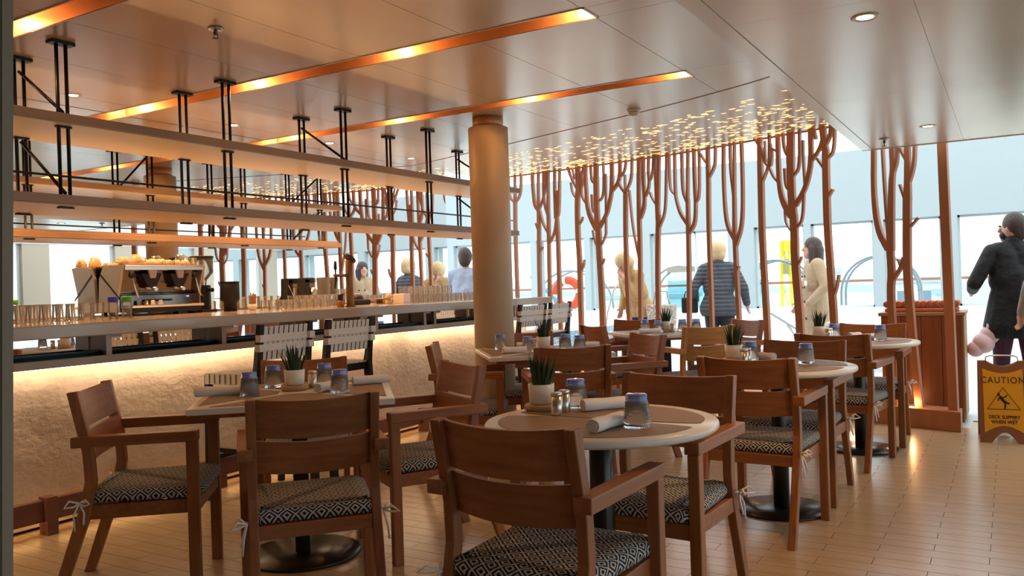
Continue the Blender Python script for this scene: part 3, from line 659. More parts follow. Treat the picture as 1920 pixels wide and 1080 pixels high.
# tumblers turned upside down, blue bottoms up
def tumbler_proto():
    t = thing('tumbler', '', 'glass'); pr = [(.0405,.0)]
    for k in range(9):
        z = .006+.0075*k; r = .0405-.0115*z/.1; pr += [(r, z), (r+.0030, z+.0035)]
    pr += [(.0325,.078)]
    MB().lathe([(.037,.002)]+[(r, z) for r, z in pr], 22).build('ribbed_wall', tumbm, t)
    MB().lathe([(.037,.002),(.031,.070),(0,.076)], 22).build('inner_wall', tumbm, t)
    MB().lathe([(.0327,.078),(.0315,.092),(.031,.095),(.028,.097),(0,.097)], 22).build('blue_base', tumbblue, t)
    return t
tp = tumbler_proto(); tp.scale = (1.1, 1.1, 1.12); first = [True]
def tumbler(x, y, lab, z=zp):
    if first[0]: first[0] = False; tp.location = (x, y, z); tp['label'] = lab; tp['group'] = 'upturned tumblers'
    else: dup(tp, lab, (x, y, z), random.uniform(0, 6), 'upturned tumblers')
def plant(x, y, lab, z=zp, trivet=None):
    if trivet: tag(MB().cyl((0,0,0), .066, .022, 24).build('trivet', slice_, None, (x, y, z), bev=0), trivet, 'trivet'); z += .0225
    t = thing('potted_plant', lab, 'plant', (x, y, z), random.uniform(0, 6))
    MB().lathe([(0,0),(.040,0),(.046,.006),(.050,.075),(.046,.075),(.044,.062),(0,.062)], 28).build('pot', whitecer, t)
    MB().cyl((0,0,.055), .044, .008, 20).build('soil', blackmat, t)
    rn = random.Random(int(x*1000)); 
    for k in range(44):
        a = rn.uniform(0, 2*PI); q = .034*math.sqrt(rn.random()); L = rn.uniform(.085, .155); tl = rn.uniform(.05, .36)*(q/.034+.25)
        p0 = Vector((q*math.cos(a), q*math.sin(a), .06)); d = Vector((math.cos(a)*tl, math.sin(a)*tl, 1)).normalized(); sd = Vector((-math.sin(a), math.cos(a), 0))
        p1 = p0+d*L*.5; p2 = p0+d*L+Vector((math.cos(a), math.sin(a), 0))*L*.06; wd = rn.uniform(.0045, .0068); nn = d.cross(sd)*.0022
        vs = [p0-sd*wd, p0+sd*wd, p0+nn, p1-sd*wd, p1+sd*wd, p1+nn, p2]
        MB().add(vs, [(0,1,4,3),(1,2,5,4),(2,0,3,5),(3,4,6),(4,5,6),(5,3,6),(0,2,1)]).build('leaf', leafm, t)
def shaker(x, y, lab, z=zp):
    t = thing('shaker', lab, 'shaker', (x, y, z)); MB().lathe([(0,0),(.019,0),(.021,.004),(.021,.068),(0,.068)], 18).build('shaker_body', steel, t); MB().lathe([(0,.068),(.0215,.068),(.0215,.078),(.019,.081),(0,.082)], 18).build('shaker_cap', steel, t)
def nap(x0, y0, x1, y1, lab, z=zp, r=.026):
    t = thing('napkin_roll', lab, 'napkin', ((x0+x1)/2, (y0+y1)/2, z), math.atan2(y1-y0, x1-x0)); L = math.hypot(x1-x0, y1-y0)/2
    rn = random.Random(int(x0*997)); n = 18; vs = []; P = [(-L,.9),(-L*.9,1),(-L*.5,.97),(-L*.05,.90),(L*.1,.92),(L*.5,1.0),(L*.9,.98),(L,.85)]
    for x, s in P:
        ph = x*14
        for k in range(n):
            a = 2*PI*k/n; q = r*s*(1+.05*math.sin(2*a+ph)+.03*math.sin(5*a-ph)); vs.append((x, q*math.cos(a)*1.1, r*.86+q*math.sin(a)*.86))
    m = MB().add(vs, [(i*n+k, i*n+(k+1)%n, (i+1)*n+(k+1)%n, (i+1)*n+k) for i in range(len(P)-1) for k in range(n)], True); m.build('rolled_cloth', napkin, t)
    sp = []
    for e in (-1, 1):
        m = MB()
        for q in (1.0, .68, .38): m.tube([(e*(L-.002), r*.86*q*math.cos(2*PI*k/16), r*.86+r*.74*q*math.sin(2*PI*k/16)) for k in range(17)], .0028, 6)
        m.lathe([(0,0),(r*.85,0)], 12); m.v[-24:] = [(e*(L-.004), v[0], r*.86+v[1]*.86) for v in m.v[-24:]]
        m.build('roll_end', napkin, t)
# near round table
plant(2.755,1.535,'potted grass plant in white pot on the near round table', trivet='round wooden slice under the plant on the near round table')
shaker(2.66,1.42,'steel shaker in front, right of the pot on the near round table'); shaker(2.73,1.425,'steel shaker behind, right of the pot on the near round table')
tumbler(2.845,1.435,'upside-down ribbed tumbler with blue base behind, beside the plant on the near round table'); tumbler(2.525,1.054,'large upside-down ribbed tumbler at the front right of the near round table')
nap(2.76,1.365,2.915,1.245,'rolled white napkin on the far placemat of the near round table'); nap(2.37,1.14,2.565,1.125,'rolled white napkin beside the front tumbler of the near round table')
# near square table
plant(2.925,3.00,'potted grass plant in white pot on the near square table', trivet='round wooden slice under the plant on the near square table')
shaker(3.03,2.985,'steel shaker right of the pot on the near square table')
tumbler(2.68,3.04,'upside-down tumbler at the left of the near square table'); tumbler(2.965,3.19,'upside-down tumbler behind the pot, left, on the near square table'); tumbler(3.13,3.00,'upside-down tumbler at the far right of the pot on the near square table'); tumbler(2.90,2.685,'upside-down tumbler nearest the foreground chair on the near square table')
nap(2.56,3.27,2.72,3.08,'rolled white napkin at the left corner of the near square table'); nap(3.15,2.83,3.30,2.72,'rolled white napkin at the right corner of the near square table'); nap(2.86,2.79,3.0,2.81,'pinkish napkin roll between the tumblers of the near square table')
# second square table
plant(5.26,2.90,'potted grass plant in white pot on the second square table, before the column', trivet='wooden slice under the plant on the second square table')
shaker(5.31,3.00,'steel shaker left of the pot on the second square table')
tumbler(5.28,3.28,'upside-down tumbler at the left corner of the second square table'); tumbler(5.12,2.95,'upside-down tumbler just left of the pot on the second square table'); tumbler(5.37,2.78,'upside-down tumbler just right of the pot on the second square table'); tumbler(5.28,2.62,'upside-down tumbler at the right end of the second square table')
nap(4.94,3.05,5.06,2.93,'napkin roll at the near edge of the second square table'); nap(5.37,3.19,5.42,3.10,'small bunched napkin behind the left tumblers of the second square table'); nap(5.46,2.75,5.56,2.60,'napkin roll at the right corner of the second square table')
# far square table
plant(7.36,2.76,'potted grass plant in white pot on the far square table', trivet='wooden slice under the plant on the far square table')
shaker(7.33,2.68,'steel shaker right of the pot on the far square table')
tumbler(7.45,3.00,'upside-down tumbler at the far left of the far square table'); tumbler(7.28,2.80,'upside-down tumbler just left of the pot on the far square table'); tumbler(7.48,2.64,'upside-down tumbler right of the pot on the far square table'); tumbler(7.52,2.52,'upside-down tumbler at the right end of the far square table')
nap(7.06,2.90,7.16,2.74,'napkin roll at the near edge of the far square table')
# middle round table
plant(4.70,1.36,'potted grass plant in white pot on the middle round table', trivet='wooden slice under the plant on the middle round table')
shaker(4.62,1.28,'steel shaker in front, right of the pot on the middle round table'); shaker(4.69,1.28,'steel shaker behind, right of the pot on the middle round table')
tumbler(4.79,1.29,'upside-down tumbler behind the shakers on the middle round table'); tumbler(4.70,.965,'upside-down tumbler at the right of the middle round table')
nap(4.84,1.25,4.80,1.16,'rolled napkin seen end-on on the middle round table')
# far round table
plant(6.52,1.24,'potted grass plant in white pot on the far round table', trivet='wooden slice under the plant on the far round table')
shaker(6.46,1.165,'steel shaker in front, right of the pot on the far round table'); shaker(6.53,1.165,'steel shaker behind, right of the pot on the far round table')
tumbler(6.62,1.15,'upside-down tumbler beside the shakers on the far round table'); tumbler(6.46,.81,'upside-down tumbler at the right of the far round table')
nap(6.60,1.04,6.68,.98,'rolled napkin on the far placemat of the far round table'); nap(6.40,.92,6.55,.86,'rolled napkin left of the right tumbler on the far round table')
TREES = [
(8.643,5.101,84.8,[(0.038,[(-0.001,1.127),(0.003,1.861),(-0.009,2.253)]),(0.021,[(-0.008,2.24),(0.059,2.304),(0.08,2.392),(0.081,2.589)]),(0.018,[(-0.009,2.253),(-0.016,2.579)]),(0.023,[(-0.012,2.246),(-0.07,2.3),(-0.101,2.388),(-0.108,2.582)])]),
(8.612,4.775,84.4,[(0.04,[(0.001,1.224),(-0.016,1.84),(-0.022,2.121)]),(0.029,[(-0.022,2.121),(0.031,2.183),(0.043,2.281),(0.056,2.462),(0.054,2.591)]),(0.023,[(-0.022,2.121),(-0.022,2.326),(-0.032,2.594)]),(0.014,[(-0.008,1.885),(0.026,1.977)]),(0.02,[(-0.027,2.134),(-0.08,2.232),(-0.115,2.331),(-0.142,2.443),(-0.14,2.583)]),(0.017,[(-0.019,1.634),(-0.068,1.696)])]),
(8.598,4.633,84.4,[(0.037,[(0.001,1.221),(-0.011,1.831),(-0.015,2.06)]),(0.023,[(-0.012,2.06),(-0.03,2.586)]),(0.023,[(-0.007,1.844),(0.065,1.964),(0.099,2.094),(0.11,2.146)]),(0.023,[(-0.011,2.066),(0.027,2.165),(0.046,2.268),(0.037,2.586)])]),
(8.585,4.497,83.8,[(0.042,[(0.0,1.243),(-0.002,1.823),(0.006,2.026)]),(0.025,[(0.017,2.014),(0.022,2.09),(0.026,2.305),(0.018,2.582)]),(0.023,[(0.012,2.026),(-0.031,2.073),(-0.053,2.575)]),(0.02,[(0.0,2.051),(-0.007,2.334)]),(0.023,[(0.128,1.717),(0.046,1.839),(0.018,1.976),(0.011,2.051)])]),
(8.547,4.209,82.1,[(0.053,[(0.002,1.087),(-0.003,1.533),(0.012,1.806),(0.007,2.153),(-0.007,2.287)]),(0.014,[(0.012,2.215),(0.069,2.282),(0.087,2.408)]),(0.022,[(-0.013,2.287),(0.014,2.351),(0.071,2.444),(0.124,2.574)]),(0.031,[(-0.007,2.287),(-0.023,2.397),(-0.027,2.567)]),(0.014,[(-0.001,2.35),(0.01,2.463),(0.009,2.568)]),(0.011,[(0.033,2.44),(0.066,2.57)]),(0.017,[(-0.016,2.274),(-0.067,2.343),(-0.077,2.416),(-0.062,2.492),(-0.101,2.568)]),(0.017,[(-0.011,1.922),(-0.053,1.962),(-0.062,2.005)]),(0.017,[(-0.017,1.384),(-0.056,1.444),(-0.066,1.518)])]),
(8.508,3.929,81.7,[(0.063,[(-0.005,0.791),(-0.004,1.155),(0.011,1.545),(0.014,1.788),(0.02,1.886)]),(0.057,[(0.021,1.862),(0.029,2.033),(0.027,2.374),(0.019,2.58)]),(0.035,[(0.036,1.851),(0.118,1.991),(0.157,2.129),(0.16,2.264),(0.167,2.437),(0.163,2.578)]),(0.019,[(0.164,2.148),(0.211,2.208),(0.23,2.283),(0.222,2.394),(0.225,2.505)]),(0.022,[(0.043,2.363),(0.091,2.405),(0.094,2.581)]),(0.016,[(0.041,2.022),(0.089,2.062),(0.091,2.246)]),(0.019,[(-0.012,2.163),(-0.061,2.207),(-0.077,2.363),(-0.074,2.575)]),(0.046,[(-0.001,1.873),(-0.099,1.999),(-0.147,2.139),(-0.18,2.28),(-0.188,2.579)]),(0.041,[(-0.187,2.268),(-0.259,2.332),(-0.287,2.413),(-0.292,2.579)]),(0.025,[(-0.283,2.401),(-0.346,2.442),(-0.372,2.581)]),(0.019,[(-0.084,1.782),(-0.094,2.059),(-0.104,2.457)]),(0.014,[(0.023,1.619),(0.076,1.744),(0.092,1.842)]),(0.019,[(-0.023,1.677),(-0.068,1.747),(-0.086,1.806)]),(0.015,[(0.001,1.423),(-0.044,1.482),(-0.053,1.518)])]),
(8.451,3.589,80.1,[(0.043,[(-0.013,0.7),(0.004,1.388),(0.005,1.744),(-0.011,2.218)]),(0.027,[(-0.011,2.218),(0.055,2.295),(0.074,2.357)]),(0.016,[(-0.012,2.229),(-0.007,2.336),(-0.01,2.419)]),(0.024,[(-0.014,2.229),(-0.072,2.318),(-0.097,2.398),(-0.105,2.573)])]),
(8.423,3.427,80.1,[(0.042,[(0.013,0.702),(-0.01,1.64),(-0.01,1.909)]),(0.037,[(-0.009,1.897),(-0.013,2.155),(-0.027,2.586)]),(0.032,[(-0.024,1.931),(-0.076,2.032),(-0.086,2.148),(-0.076,2.312),(-0.083,2.585)]),(0.026,[(-0.084,2.148),(-0.122,2.191),(-0.153,2.304),(-0.139,2.421),(-0.149,2.582)]),(0.016,[(-0.149,2.316),(-0.188,2.358),(-0.209,2.586)]),(0.016,[(-0.001,1.464),(0.034,1.63),(0.069,1.821),(0.089,2.023),(0.105,2.248)])]),
(8.385,3.213,80.1,[(0.047,[(0.009,0.682),(-0.002,1.374),(-0.02,1.719),(-0.033,1.949)]),(0.044,[(-0.027,1.891),(-0.024,2.064)]),(0.016,[(-0.023,2.041),(0.038,2.128),(0.064,2.2)]),(0.021,[(-0.013,2.042),(-0.008,2.296),(-0.012,2.578)]),(0.034,[(-0.026,2.041),(-0.044,2.293),(-0.06,2.572)]),(0.023,[(-0.042,1.821),(-0.108,1.943),(-0.128,2.112),(-0.143,2.396),(-0.151,2.584)])]),
(8.29,2.837,73.2,[(0.04,[(0.023,0.599),(-0.005,1.36),(-0.007,1.606),(-0.012,1.829)]),(0.033,[(-0.011,1.807),(-0.013,2.086)]),(0.023,[(-0.012,2.063),(-0.033,2.58)]),(0.021,[(-0.002,1.83),(0.082,1.937),(0.123,2.065),(0.141,2.157),(0.134,2.58)]),(0.014,[(0.143,2.144),(0.194,2.186),(0.208,2.278),(0.203,2.584)]),(0.025,[(-0.004,2.053),(0.04,2.147),(0.047,2.282),(0.045,2.579)]),(0.028,[(-0.026,1.739),(-0.096,1.823),(-0.112,2.021),(-0.105,2.176),(-0.104,2.586)]),(0.02,[(-0.113,2.037),(-0.158,2.083),(-0.169,2.456),(-0.167,2.583)])]),
(8.214,2.587,73.2,[(0.037,[(-0.002,0.586),(0.0,1.242),(0.004,1.592),(-0.002,2.007),(-0.01,2.224)]),(0.034,[(-0.009,2.202),(-0.009,2.421),(-0.012,2.578)]),(0.015,[(-0.003,2.41),(0.032,2.448),(0.078,2.525)]),(0.022,[(-0.016,2.267),(-0.081,2.357),(-0.097,2.431),(-0.103,2.581)])]),
(8.116,2.294,69.8,[(0.038,[(-0.012,0.809),(0.001,1.234),(0.007,1.574),(0.01,1.681)]),(0.031,[(0.011,1.66),(0.002,2.041)]),(0.019,[(0.005,2.031),(0.023,2.192),(0.036,2.354),(0.033,2.587)]),(0.019,[(-0.001,2.041),(-0.017,2.59)]),(0.026,[(0.016,1.639),(0.096,1.772),(0.118,1.989),(0.121,2.311),(0.11,2.583)]),(0.026,[(0.001,1.574),(-0.074,1.738),(-0.096,1.968),(-0.101,2.283),(-0.099,2.588)]),(0.014,[(0.012,1.266),(-0.03,1.371)])]),
(8.008,2.001,69.8,[(0.055,[(-0.013,0.751),(0.001,1.225),(0.013,1.658),(0.007,2.153)]),(0.039,[(0.009,2.111),(0.011,2.514),(0.004,2.58)]),(0.016,[(0.021,2.515),(0.065,2.574)]),(0.016,[(-0.002,2.141),(-0.059,2.247),(-0.076,2.296)])]),
(7.903,1.683,73.2,[(0.069,[(-0.019,0.718),(-0.018,0.867),(0.012,1.416),(0.008,1.635),(0.013,1.816)]),(0.067,[(0.014,1.796),(0.028,2.017),(0.026,2.316)]),(0.067,[(0.027,2.296),(0.017,2.604)]),(0.036,[(0.032,1.807),(0.115,1.945),(0.148,2.11),(0.15,2.282),(0.149,2.605)]),(0.019,[(0.153,2.131),(0.212,2.198),(0.238,2.283),(0.291,2.331),(0.31,2.436),(0.336,2.527)]),(0.02,[(0.245,2.294),(0.234,2.578)]),(0.013,[(0.226,2.292),(0.205,2.411),(0.225,2.505)]),(0.013,[(0.281,2.34),(0.286,2.54)]),(0.016,[(0.155,2.414),(0.204,2.452)]),(0.025,[(0.036,2.338),(0.088,2.425),(0.098,2.597)]),(0.02,[(0.035,2.037),(0.085,2.083),(0.09,2.254)]),(0.025,[(0.004,2.174),(-0.063,2.235),(-0.069,2.601)]),(0.047,[(-0.009,1.903),(-0.098,2.023),(-0.145,2.146),(-0.176,2.299),(-0.176,2.603)]),(0.034,[(-0.186,2.298),(-0.256,2.376),(-0.292,2.468),(-0.302,2.592)]),(0.02,[(-0.11,2.062),(-0.1,2.25),(-0.101,2.487)]),(0.013,[(0.032,1.657),(0.094,1.742),(0.101,1.863)]),(0.025,[(-0.019,1.703),(-0.076,1.759),(-0.095,2.004)]),(0.016,[(-0.007,1.335),(-0.048,1.403),(-0.054,1.433)])]),
(7.8,1.365,68.6,[(0.058,[(-0.018,0.774),(0.009,1.401),(0.021,1.614),(0.022,1.981),(0.017,2.367)]),(0.054,[(0.018,2.348),(0.043,2.613)]),(0.019,[(0.036,2.205),(0.102,2.302)]),(0.022,[(0.001,2.288),(-0.064,2.336),(-0.078,2.554)]),(0.032,[(0.013,2.415),(-0.032,2.485),(-0.044,2.588)]),(0.017,[(0.007,1.941),(-0.043,2.013)]),(0.024,[(0.109,2.478),(0.136,2.59)]),(0.017,[(0.001,1.015),(-0.056,1.149),(-0.073,1.254)])]),
(7.593,0.856,67.9,[(0.055,[(-0.003,0.707),(0.008,1.108),(-0.008,1.241),(-0.001,1.453)]),(0.035,[(0.014,1.454),(0.103,1.616),(0.132,1.946),(0.117,2.305)]),(0.02,[(0.008,1.465),(0.025,1.778),(0.041,2.294)]),(0.037,[(-0.008,1.442),(-0.028,1.995),(-0.046,2.115),(-0.04,2.293)]),(0.022,[(-0.051,2.092),(-0.082,2.165),(-0.087,2.286)]),(0.03,[(-0.006,1.186),(-0.089,1.294),(-0.114,1.381)]),(0.012,[(-0.089,1.294),(-0.065,1.367)])]),
(7.54,0.723,69.0,[(0.061,[(-0.066,0.148),(-0.026,0.647),(-0.002,1.106),(0.004,1.347),(-0.014,1.871)]),(0.042,[(-0.016,1.849),(-0.023,2.012),(-0.027,2.273)]),(0.027,[(-0.028,1.979),(-0.075,2.103),(-0.091,2.275)]),(0.02,[(-0.015,2.177),(0.041,2.283)]),(0.016,[(0.004,1.851),(0.044,1.982)]),(0.015,[(-0.034,1.629),(-0.101,1.698)])]),
(7.429,0.425,72.9,[(0.069,[(-0.013,0.131),(0.003,1.418),(0.014,2.253)])])]

# ================================================================== COPPER TREE SCREEN
TLAB = ['slim forked copper tree beside the round column, first of the screen', 'copper tree with bundled upright branches, second right of the column', 'thin copper trunk splitting into two tall stems, third of the screen', 'pale-edged copper post with short stub, fourth of the screen',
 'leaning copper tree with crooked twigs left of the broad tree, before the lifebuoy', 'broad many-branched copper tree at the left middle of the screen', 'copper tree with cup-shaped fork right of the left broad tree', 'copper tree with three bundled stems, in front of the bent blond person',
 'copper tree with two upright stems and one wide arm, right of the bent person', 'candelabra-shaped copper tree left of the person in quilted jacket', 'copper tree with high small fork, crossing the quilted jacket', 'harp-shaped copper tree with long loop branches right of the quilted jacket',
 'plain thick copper trunk with low fork left of the largest tree', 'largest copper tree with heavy trunk, left of the person in trench coat', 'stout copper tree with short stub, right of the person in trench coat', 'copper tree with long U-shaped branches under the soffit corner',
 'thick copper tree with side twigs in front of the wooden cabinet', 'straight copper post at the right end of the screen']
def smooth_line(p):
    for _ in range(2):
        q = [p[0]]
        for a, b in zip(p, p[1:]): q += [(a[0]*.75+b[0]*.25, a[1]*.75+b[1]*.25), (a[0]*.25+b[0]*.75, a[1]*.25+b[1]*.75)]
        p = q+[p[-1]]
    return p
for k, ((x, y, ang, brs), lab) in enumerate(zip(TREES, TLAB)):
    top = ZC-.006 if k < 15 else 2.55
    t = thing('copper_tree', lab, 'tree screen', (x, y, 0), R(ang), None)
    for j, (wd, pts) in enumerate(brs):
        pts = [list(p) for p in pts]
        if j == 0: pts.insert(0, [pts[0][0], .155])
        if k >= 15 and pts[-1][1] > 2.15 and len(pts) > 1: pts.append([pts[-1][0], top])
        if pts[-1][1] > 2.54: pts[-1][1] = top
        pts = [(a, min(b, top)) for a, b in pts]
        if j == 0 and abs(pts[0][1]-pts[1][1]) < .03: pts.pop(1)
        p = smooth_line(pts) if len(pts) > 2 else pts
        L, Rr = [], []
        if j == 0: tend = (*p[-1], wd)
        cont = j > 0 and wd > .45*tend[2] and abs(p[0][0]-tend[0]) < .03 and abs(p[0][1]-tend[1]) < .12 and abs(p[-1][0]-p[0][0]) < .2*abs(p[-1][1]-p[0][1])
        if cont and len(p) == 2: p = [(p[0][0]+(p[1][0]-p[0][0])*q/6, p[0][1]+(p[1][1]-p[0][1])*q/6) for q in range(7)]
        for i in range(len(p)):
            a, b = p[max(i-1, 0)], p[min(i+1, len(p)-1)]; tx, tz = b[0]-a[0], b[1]-a[1]; n = math.hypot(tx, tz) or 1
            f = 1.0 if j == 0 else (1.05-.17*min(1, i/4.))
            if cont: f = tend[2]/wd+(1-tend[2]/wd)*min(1, i/(len(p)*.5))
            ox, oz = -tz/n*wd/2*f, tx/n*wd/2*f
            if (p[i][1] > top-.002): oz = 0; ox = math.copysign(wd/2*f, ox)
            if j == 0 and i == 0: oz = 0; ox = math.copysign(wd/2, ox)
            L.append((p[i][0]+ox, p[i][1]+oz)); Rr.append((p[i][0]-ox, p[i][1]-oz))
        m = MB(); n = len(p); D = .020-.0003*j
        vs = [(u, s*D, v) for s in (-1, 1) for u, v in L+Rr]; N2 = 2*n; fs = []
        for i in range(n-1):
            fs += [(i, i+1, n+i+1, n+i), (N2+i, N2+n+i, N2+n+i+1, N2+i+1), (i, N2+i, N2+i+1, i+1), (n+i, n+i+1, N2+n+i+1, N2+n+i)]
        fs += [(0, n, N2+n, N2), (n-1, N2+n-1, N2+2*n-1, 2*n-1)]
        m.add(vs, fs).build('trunk' if j == 0 else 'branch', copper, t)
pl = thing('tree_plinth', 'curved copper-coloured plinth carrying the tree screen', 'plinth', (0, 0, 0))
ys = [.36+(5.3-.36)*k/24 for k in range(25)]
MB().prism([(tree_x(y)-.10, y) for y in ys]+[(tree_x(y)+.14, y) for y in ys[::-1]], 0, .157).build('plinth_body', copper, pl, bev=.004)
for yy in (.72, 1.2, 1.9, 2.5, 3.0, 3.6, 4.2, 4.8):
    xx = tree_x(yy)-.07
    u = MB().cyl((xx, yy, .156), .014, .006, 12).build('uplight', bulb, pl)
    light('POINT', 'uplight_light', (xx, yy, .19), 1.2, (1, .55, .22), shadow_soft_size=.015)

# ================================================================== RIGHT-HAND CABINET AND SIGN
redwood = wood('red_wood', (.20, .055, .018), (.33, .105, .035), 'z', .4, .12, 4)
cb = thing('cabinet', 'reddish wooden cabinet behind the tree screen with rolled towels on top', 'cabinet', (7.80, .66, 0))
MB().bb(0,.50,-.31,.31,.06,.885).build('body', redwood, cb); MB().bb(-.02,.52,-.33,.33,.885,.915).build('top', wood('cab_top', (.34,.18,.08), (.45,.26,.13), 'y', .4, 0), cb, bev=.004)
for k in range(4): MB().bb(-.016,0,-.305+k*.1535,-.305+k*.1535+.149,.06,.88).build('front_panel', redwood, cb, bev=.003)
MB().bb(.0,.5,-.32,-.31,.03,.885).build('side_panel', wood('side_pale', (.42,.25,.12), (.52,.33,.17), 'z', .5, 0), cb)
for sx_ in (.03,.46):
    for sy_ in (-.28,.28): MB().bb(sx_-.02,sx_+.02,sy_-.02,sy_+.02,0,.06).build('foot', redwood, cb)
tow = mat('red_towel', (.55, .16, .075), .9); _n = noise(tow, (1,1,1), 90, 3); bump(tow, _n.outputs['Fac'], .6, .006)
for k in range(12):
    o = MB(); pts = [(.0,0),(.05,0)]
    o.lathe([(0,-.14),(.026,-.14),(.029,-.12),(.029,.12),(.026,.14),(0,.14)], 14); o.v = [(v[2], v[0], v[1]+.03) for v in o.v]
    tw = o.build('rolled_towel', tow, None, (8.0, .93-.048*k, .952)); tag(tw, 'red rolled towel on the wooden cabinet, %s from the left' % nth(k), 'towel', 'rolled towels on the cabinet')
tag(MB().bb(-.16,.16,-.28,.28,0,.036).build('folded_towels', tow, None, (8.0, .665, .9155), bev=.015), 'flat folded red towel under the rolled ones on the cabinet', 'towel')

yel = mat('sign_yellow', (.74, .34, .012), .45); brn = mat('sign_frame', (.25, .095, .035), .45); ink = mat('sign_ink', (.09, .035, .012), .6); inkb = mat('sign_black', (.03, .02, .015), .6)
sg = thing('caution_sign', 'wooden A-frame caution sign with yellow panel at the right edge', 'sign', (7.14, .075, 0), R(-86)); sg.scale = (.77, 1, .93)
# local: x to the right as seen from us, y away from us, z up
def board(yoff, tilt, front):
    W, Hh = .205, .625
    fnp = lambda u, v, h: (u, yoff+h+v*tilt, v)
    n = 16
    top = [(-W, Hh), (-W+.06, Hh)]+[(-W+.07+(2*W-.14)*k/n, Hh-.045*math.sin(PI*k/n)) for k in range(n+1)]+[(W-.06, Hh), (W, Hh)]
    bot = [(W, 0), (W-.09, 0)]+[(W-.10-(2*W-.20)*k/n, .075*math.sin(PI*k/n)+.005) for k in range(n+1)]+[(-W+.09, 0), (-W, 0)]
    b = MB().prism(top[::-1]+bot[::-1] if False else top+bot, -.009, .009, fnp).build('sign_board', brn, sg)
    if front:
        ti = [(-.165, Hh-.06)]+[(-.165+.33*k/n, Hh-.06-.035*math.sin(PI*k/n)) for k in range(1, n)]+[(.165, Hh-.06)]
        bi = [(.165, .075)]+[(.165-.33*k/n, .075+.055*math.sin(PI*k/n)) for k in range(1, n)]+[(-.165, .075)]
        p = MB().prism(ti+bi, -.0115, -.009, fnp).build('yellow_panel', yel, b)
        def txt(s, z, size, m, sp=1.0):
            cu = bpy.data.curves.new('t', 'FONT'); cu.body = s; cu.size = size; cu.align_x = 'CENTER'; cu.align_y = 'CENTER'; cu.extrude = .0006; cu.space_character = sp; cu.offset = .0012
            o = bpy.data.objects.new('t', cu); C.objects.link(o); dg = bpy.context.evaluated_depsgraph_get(); me = bpy.data.meshes.new_from_object(o.evaluated_get(dg)); bpy.data.objects.remove(o)
            me.materials.clear(); me.materials.append(m); o = bpy.data.objects.new('lettering', me); C.objects.link(o); o.parent = b
            o.matrix_local = Matrix.Translation((0, yoff-.0122+z*tilt, z)) @ Matrix.Rotation(PI/2-math.atan(tilt), 4, 'X')
        txt('CAUTION', .475, .070, ink, 1.22); txt('DECK SLIPPERY', .195, .036, inkb, 1.05); txt('WHEN WET', .158, .038, inkb, 1.05)
        tri = [(-.135, .255), (.135, .255), (0, .42)]; m = MB()
        for a, c in zip(tri, tri[1:]+tri[:1]): m.beam((a[0], yoff-.0125+a[1]*tilt, a[1]), (c[0], yoff-.0125+c[1]*tilt, c[1]), .002, .005, (0, 0, 1) if abs(a[1]-c[1]) < .01 else (1, 0, 0))
        m.build('warning_triangle', ink, b)
        m = MB()     # slipping figure
        for a, c, w_ in (((-.030,.352),(.018,.300),.024), ((.016,.305),(.012,.268),.015), ((.012,.268),(.002,.262),.012), ((.012,.315),(.048,.296),.013), ((-.028,.350),(-.046,.318),.010), ((-.014,.340),(.022,.352),.010), ((.022,.352),(.030,.366),.009)):
            m.beam((a[0], yoff-.0128+a[1]*tilt, a[1]), (c[0], yoff-.0128+c[1]*tilt, c[1]), w_, .0016, (0, 1, 0))
        m.prism([(-.040+.013*math.cos(2*PI*k/12), .366+.013*math.sin(2*PI*k/12)) for k in range(12)], -.0136, -.0120, fnp); m.build('slipping_figure', inkb, b)
board(-.17, .25, True); board(.17, -.25, False)
MB().tube([(-.14, -.01, .60), (-.13, -.005, .655), (-.10, 0, .665), (.10, 0, .665), (.13, -.005, .655), (.14, -.01, .60)], .006, 8).build('carry_handle', steel, sg)

# ================================================================== POOL DECK AND OUTSIDE
tile = mat('blue_mosaic', (.20, .38, .50), .4); _n = noise(tile, (1,1,1), 60, 1); _r = ramp(tile, _n.outputs['Fac'], [(.4, (.12,.25,.36)), (.6, (.45,.60,.66))]); nodes(tile)[1].new(_r.outputs[0], nodes(tile)[2].inputs['Base Color'])
pk = thing('pool_kerb', 'low white pool kerb with blue mosaic band beyond the tree screen', 'pool', (10.2, 6.4, 0))
MB().bb(0,2.2,-1.2,1.6,0,.42).build('kerb_base', whitewall, pk); MB().bb(-.008,2.2,-1.208,1.608,.42,.60).build('mosaic_band', tile, pk); MB().bb(-.03,2.2,-1.23,1.63,.60,.64).build('coping', whitecer, pk)
sf = thing('sofa', 'white upholstered bench sofa behind the largest trees', 'sofa', (9.3, 2.05, 0))
MB().bb(-.35,.35,-.40,.62,0,.30).build('base', redwood, sf); MB().bb(-.35,.35,-.40,.62,.30,.50).build('seat_cushion', napkin, sf, bev=.04); MB().bb(-.35,.35,-.56,-.40,0,.78).build('armrest', napkin, sf, bev=.04); MB().bb(.25,.38,-.40,.62,.4,.55).build('backrest', napkin, sf, bev=.04)
lo = thing('pool_lounger', 'grey sling pool lounger with raised back by the windows', 'lounger', (11.6, 1.85, 0), R(-78))
slg = mat('sling_grey', (.42, .46, .47), .5)
MB().bb(-.35,.9,-.30,.30,.36,.385).build('seat', slg, lo); b = MB(); b.beam((.9-1.25,0,.38),(-.95,0,.78),.60,.025,(0,0,1)); b.build('backrest', slg, lo)
for sx_ in (-.3,.8):
    for sy_ in (-.28,.28): MB().beam((sx_,sy_,0),(sx_,sy_,.37),.03,.03,(1,0,0)).build('leg', steel, lo)
for sy_ in (-.28,.28): MB().tube([(-.75,sy_,.62),(-.45,sy_,0.02)], .012, 8).build('strut', steel, lo)
hoopm = mat('grey_hoop', (.30, .34, .36), .35, .5)
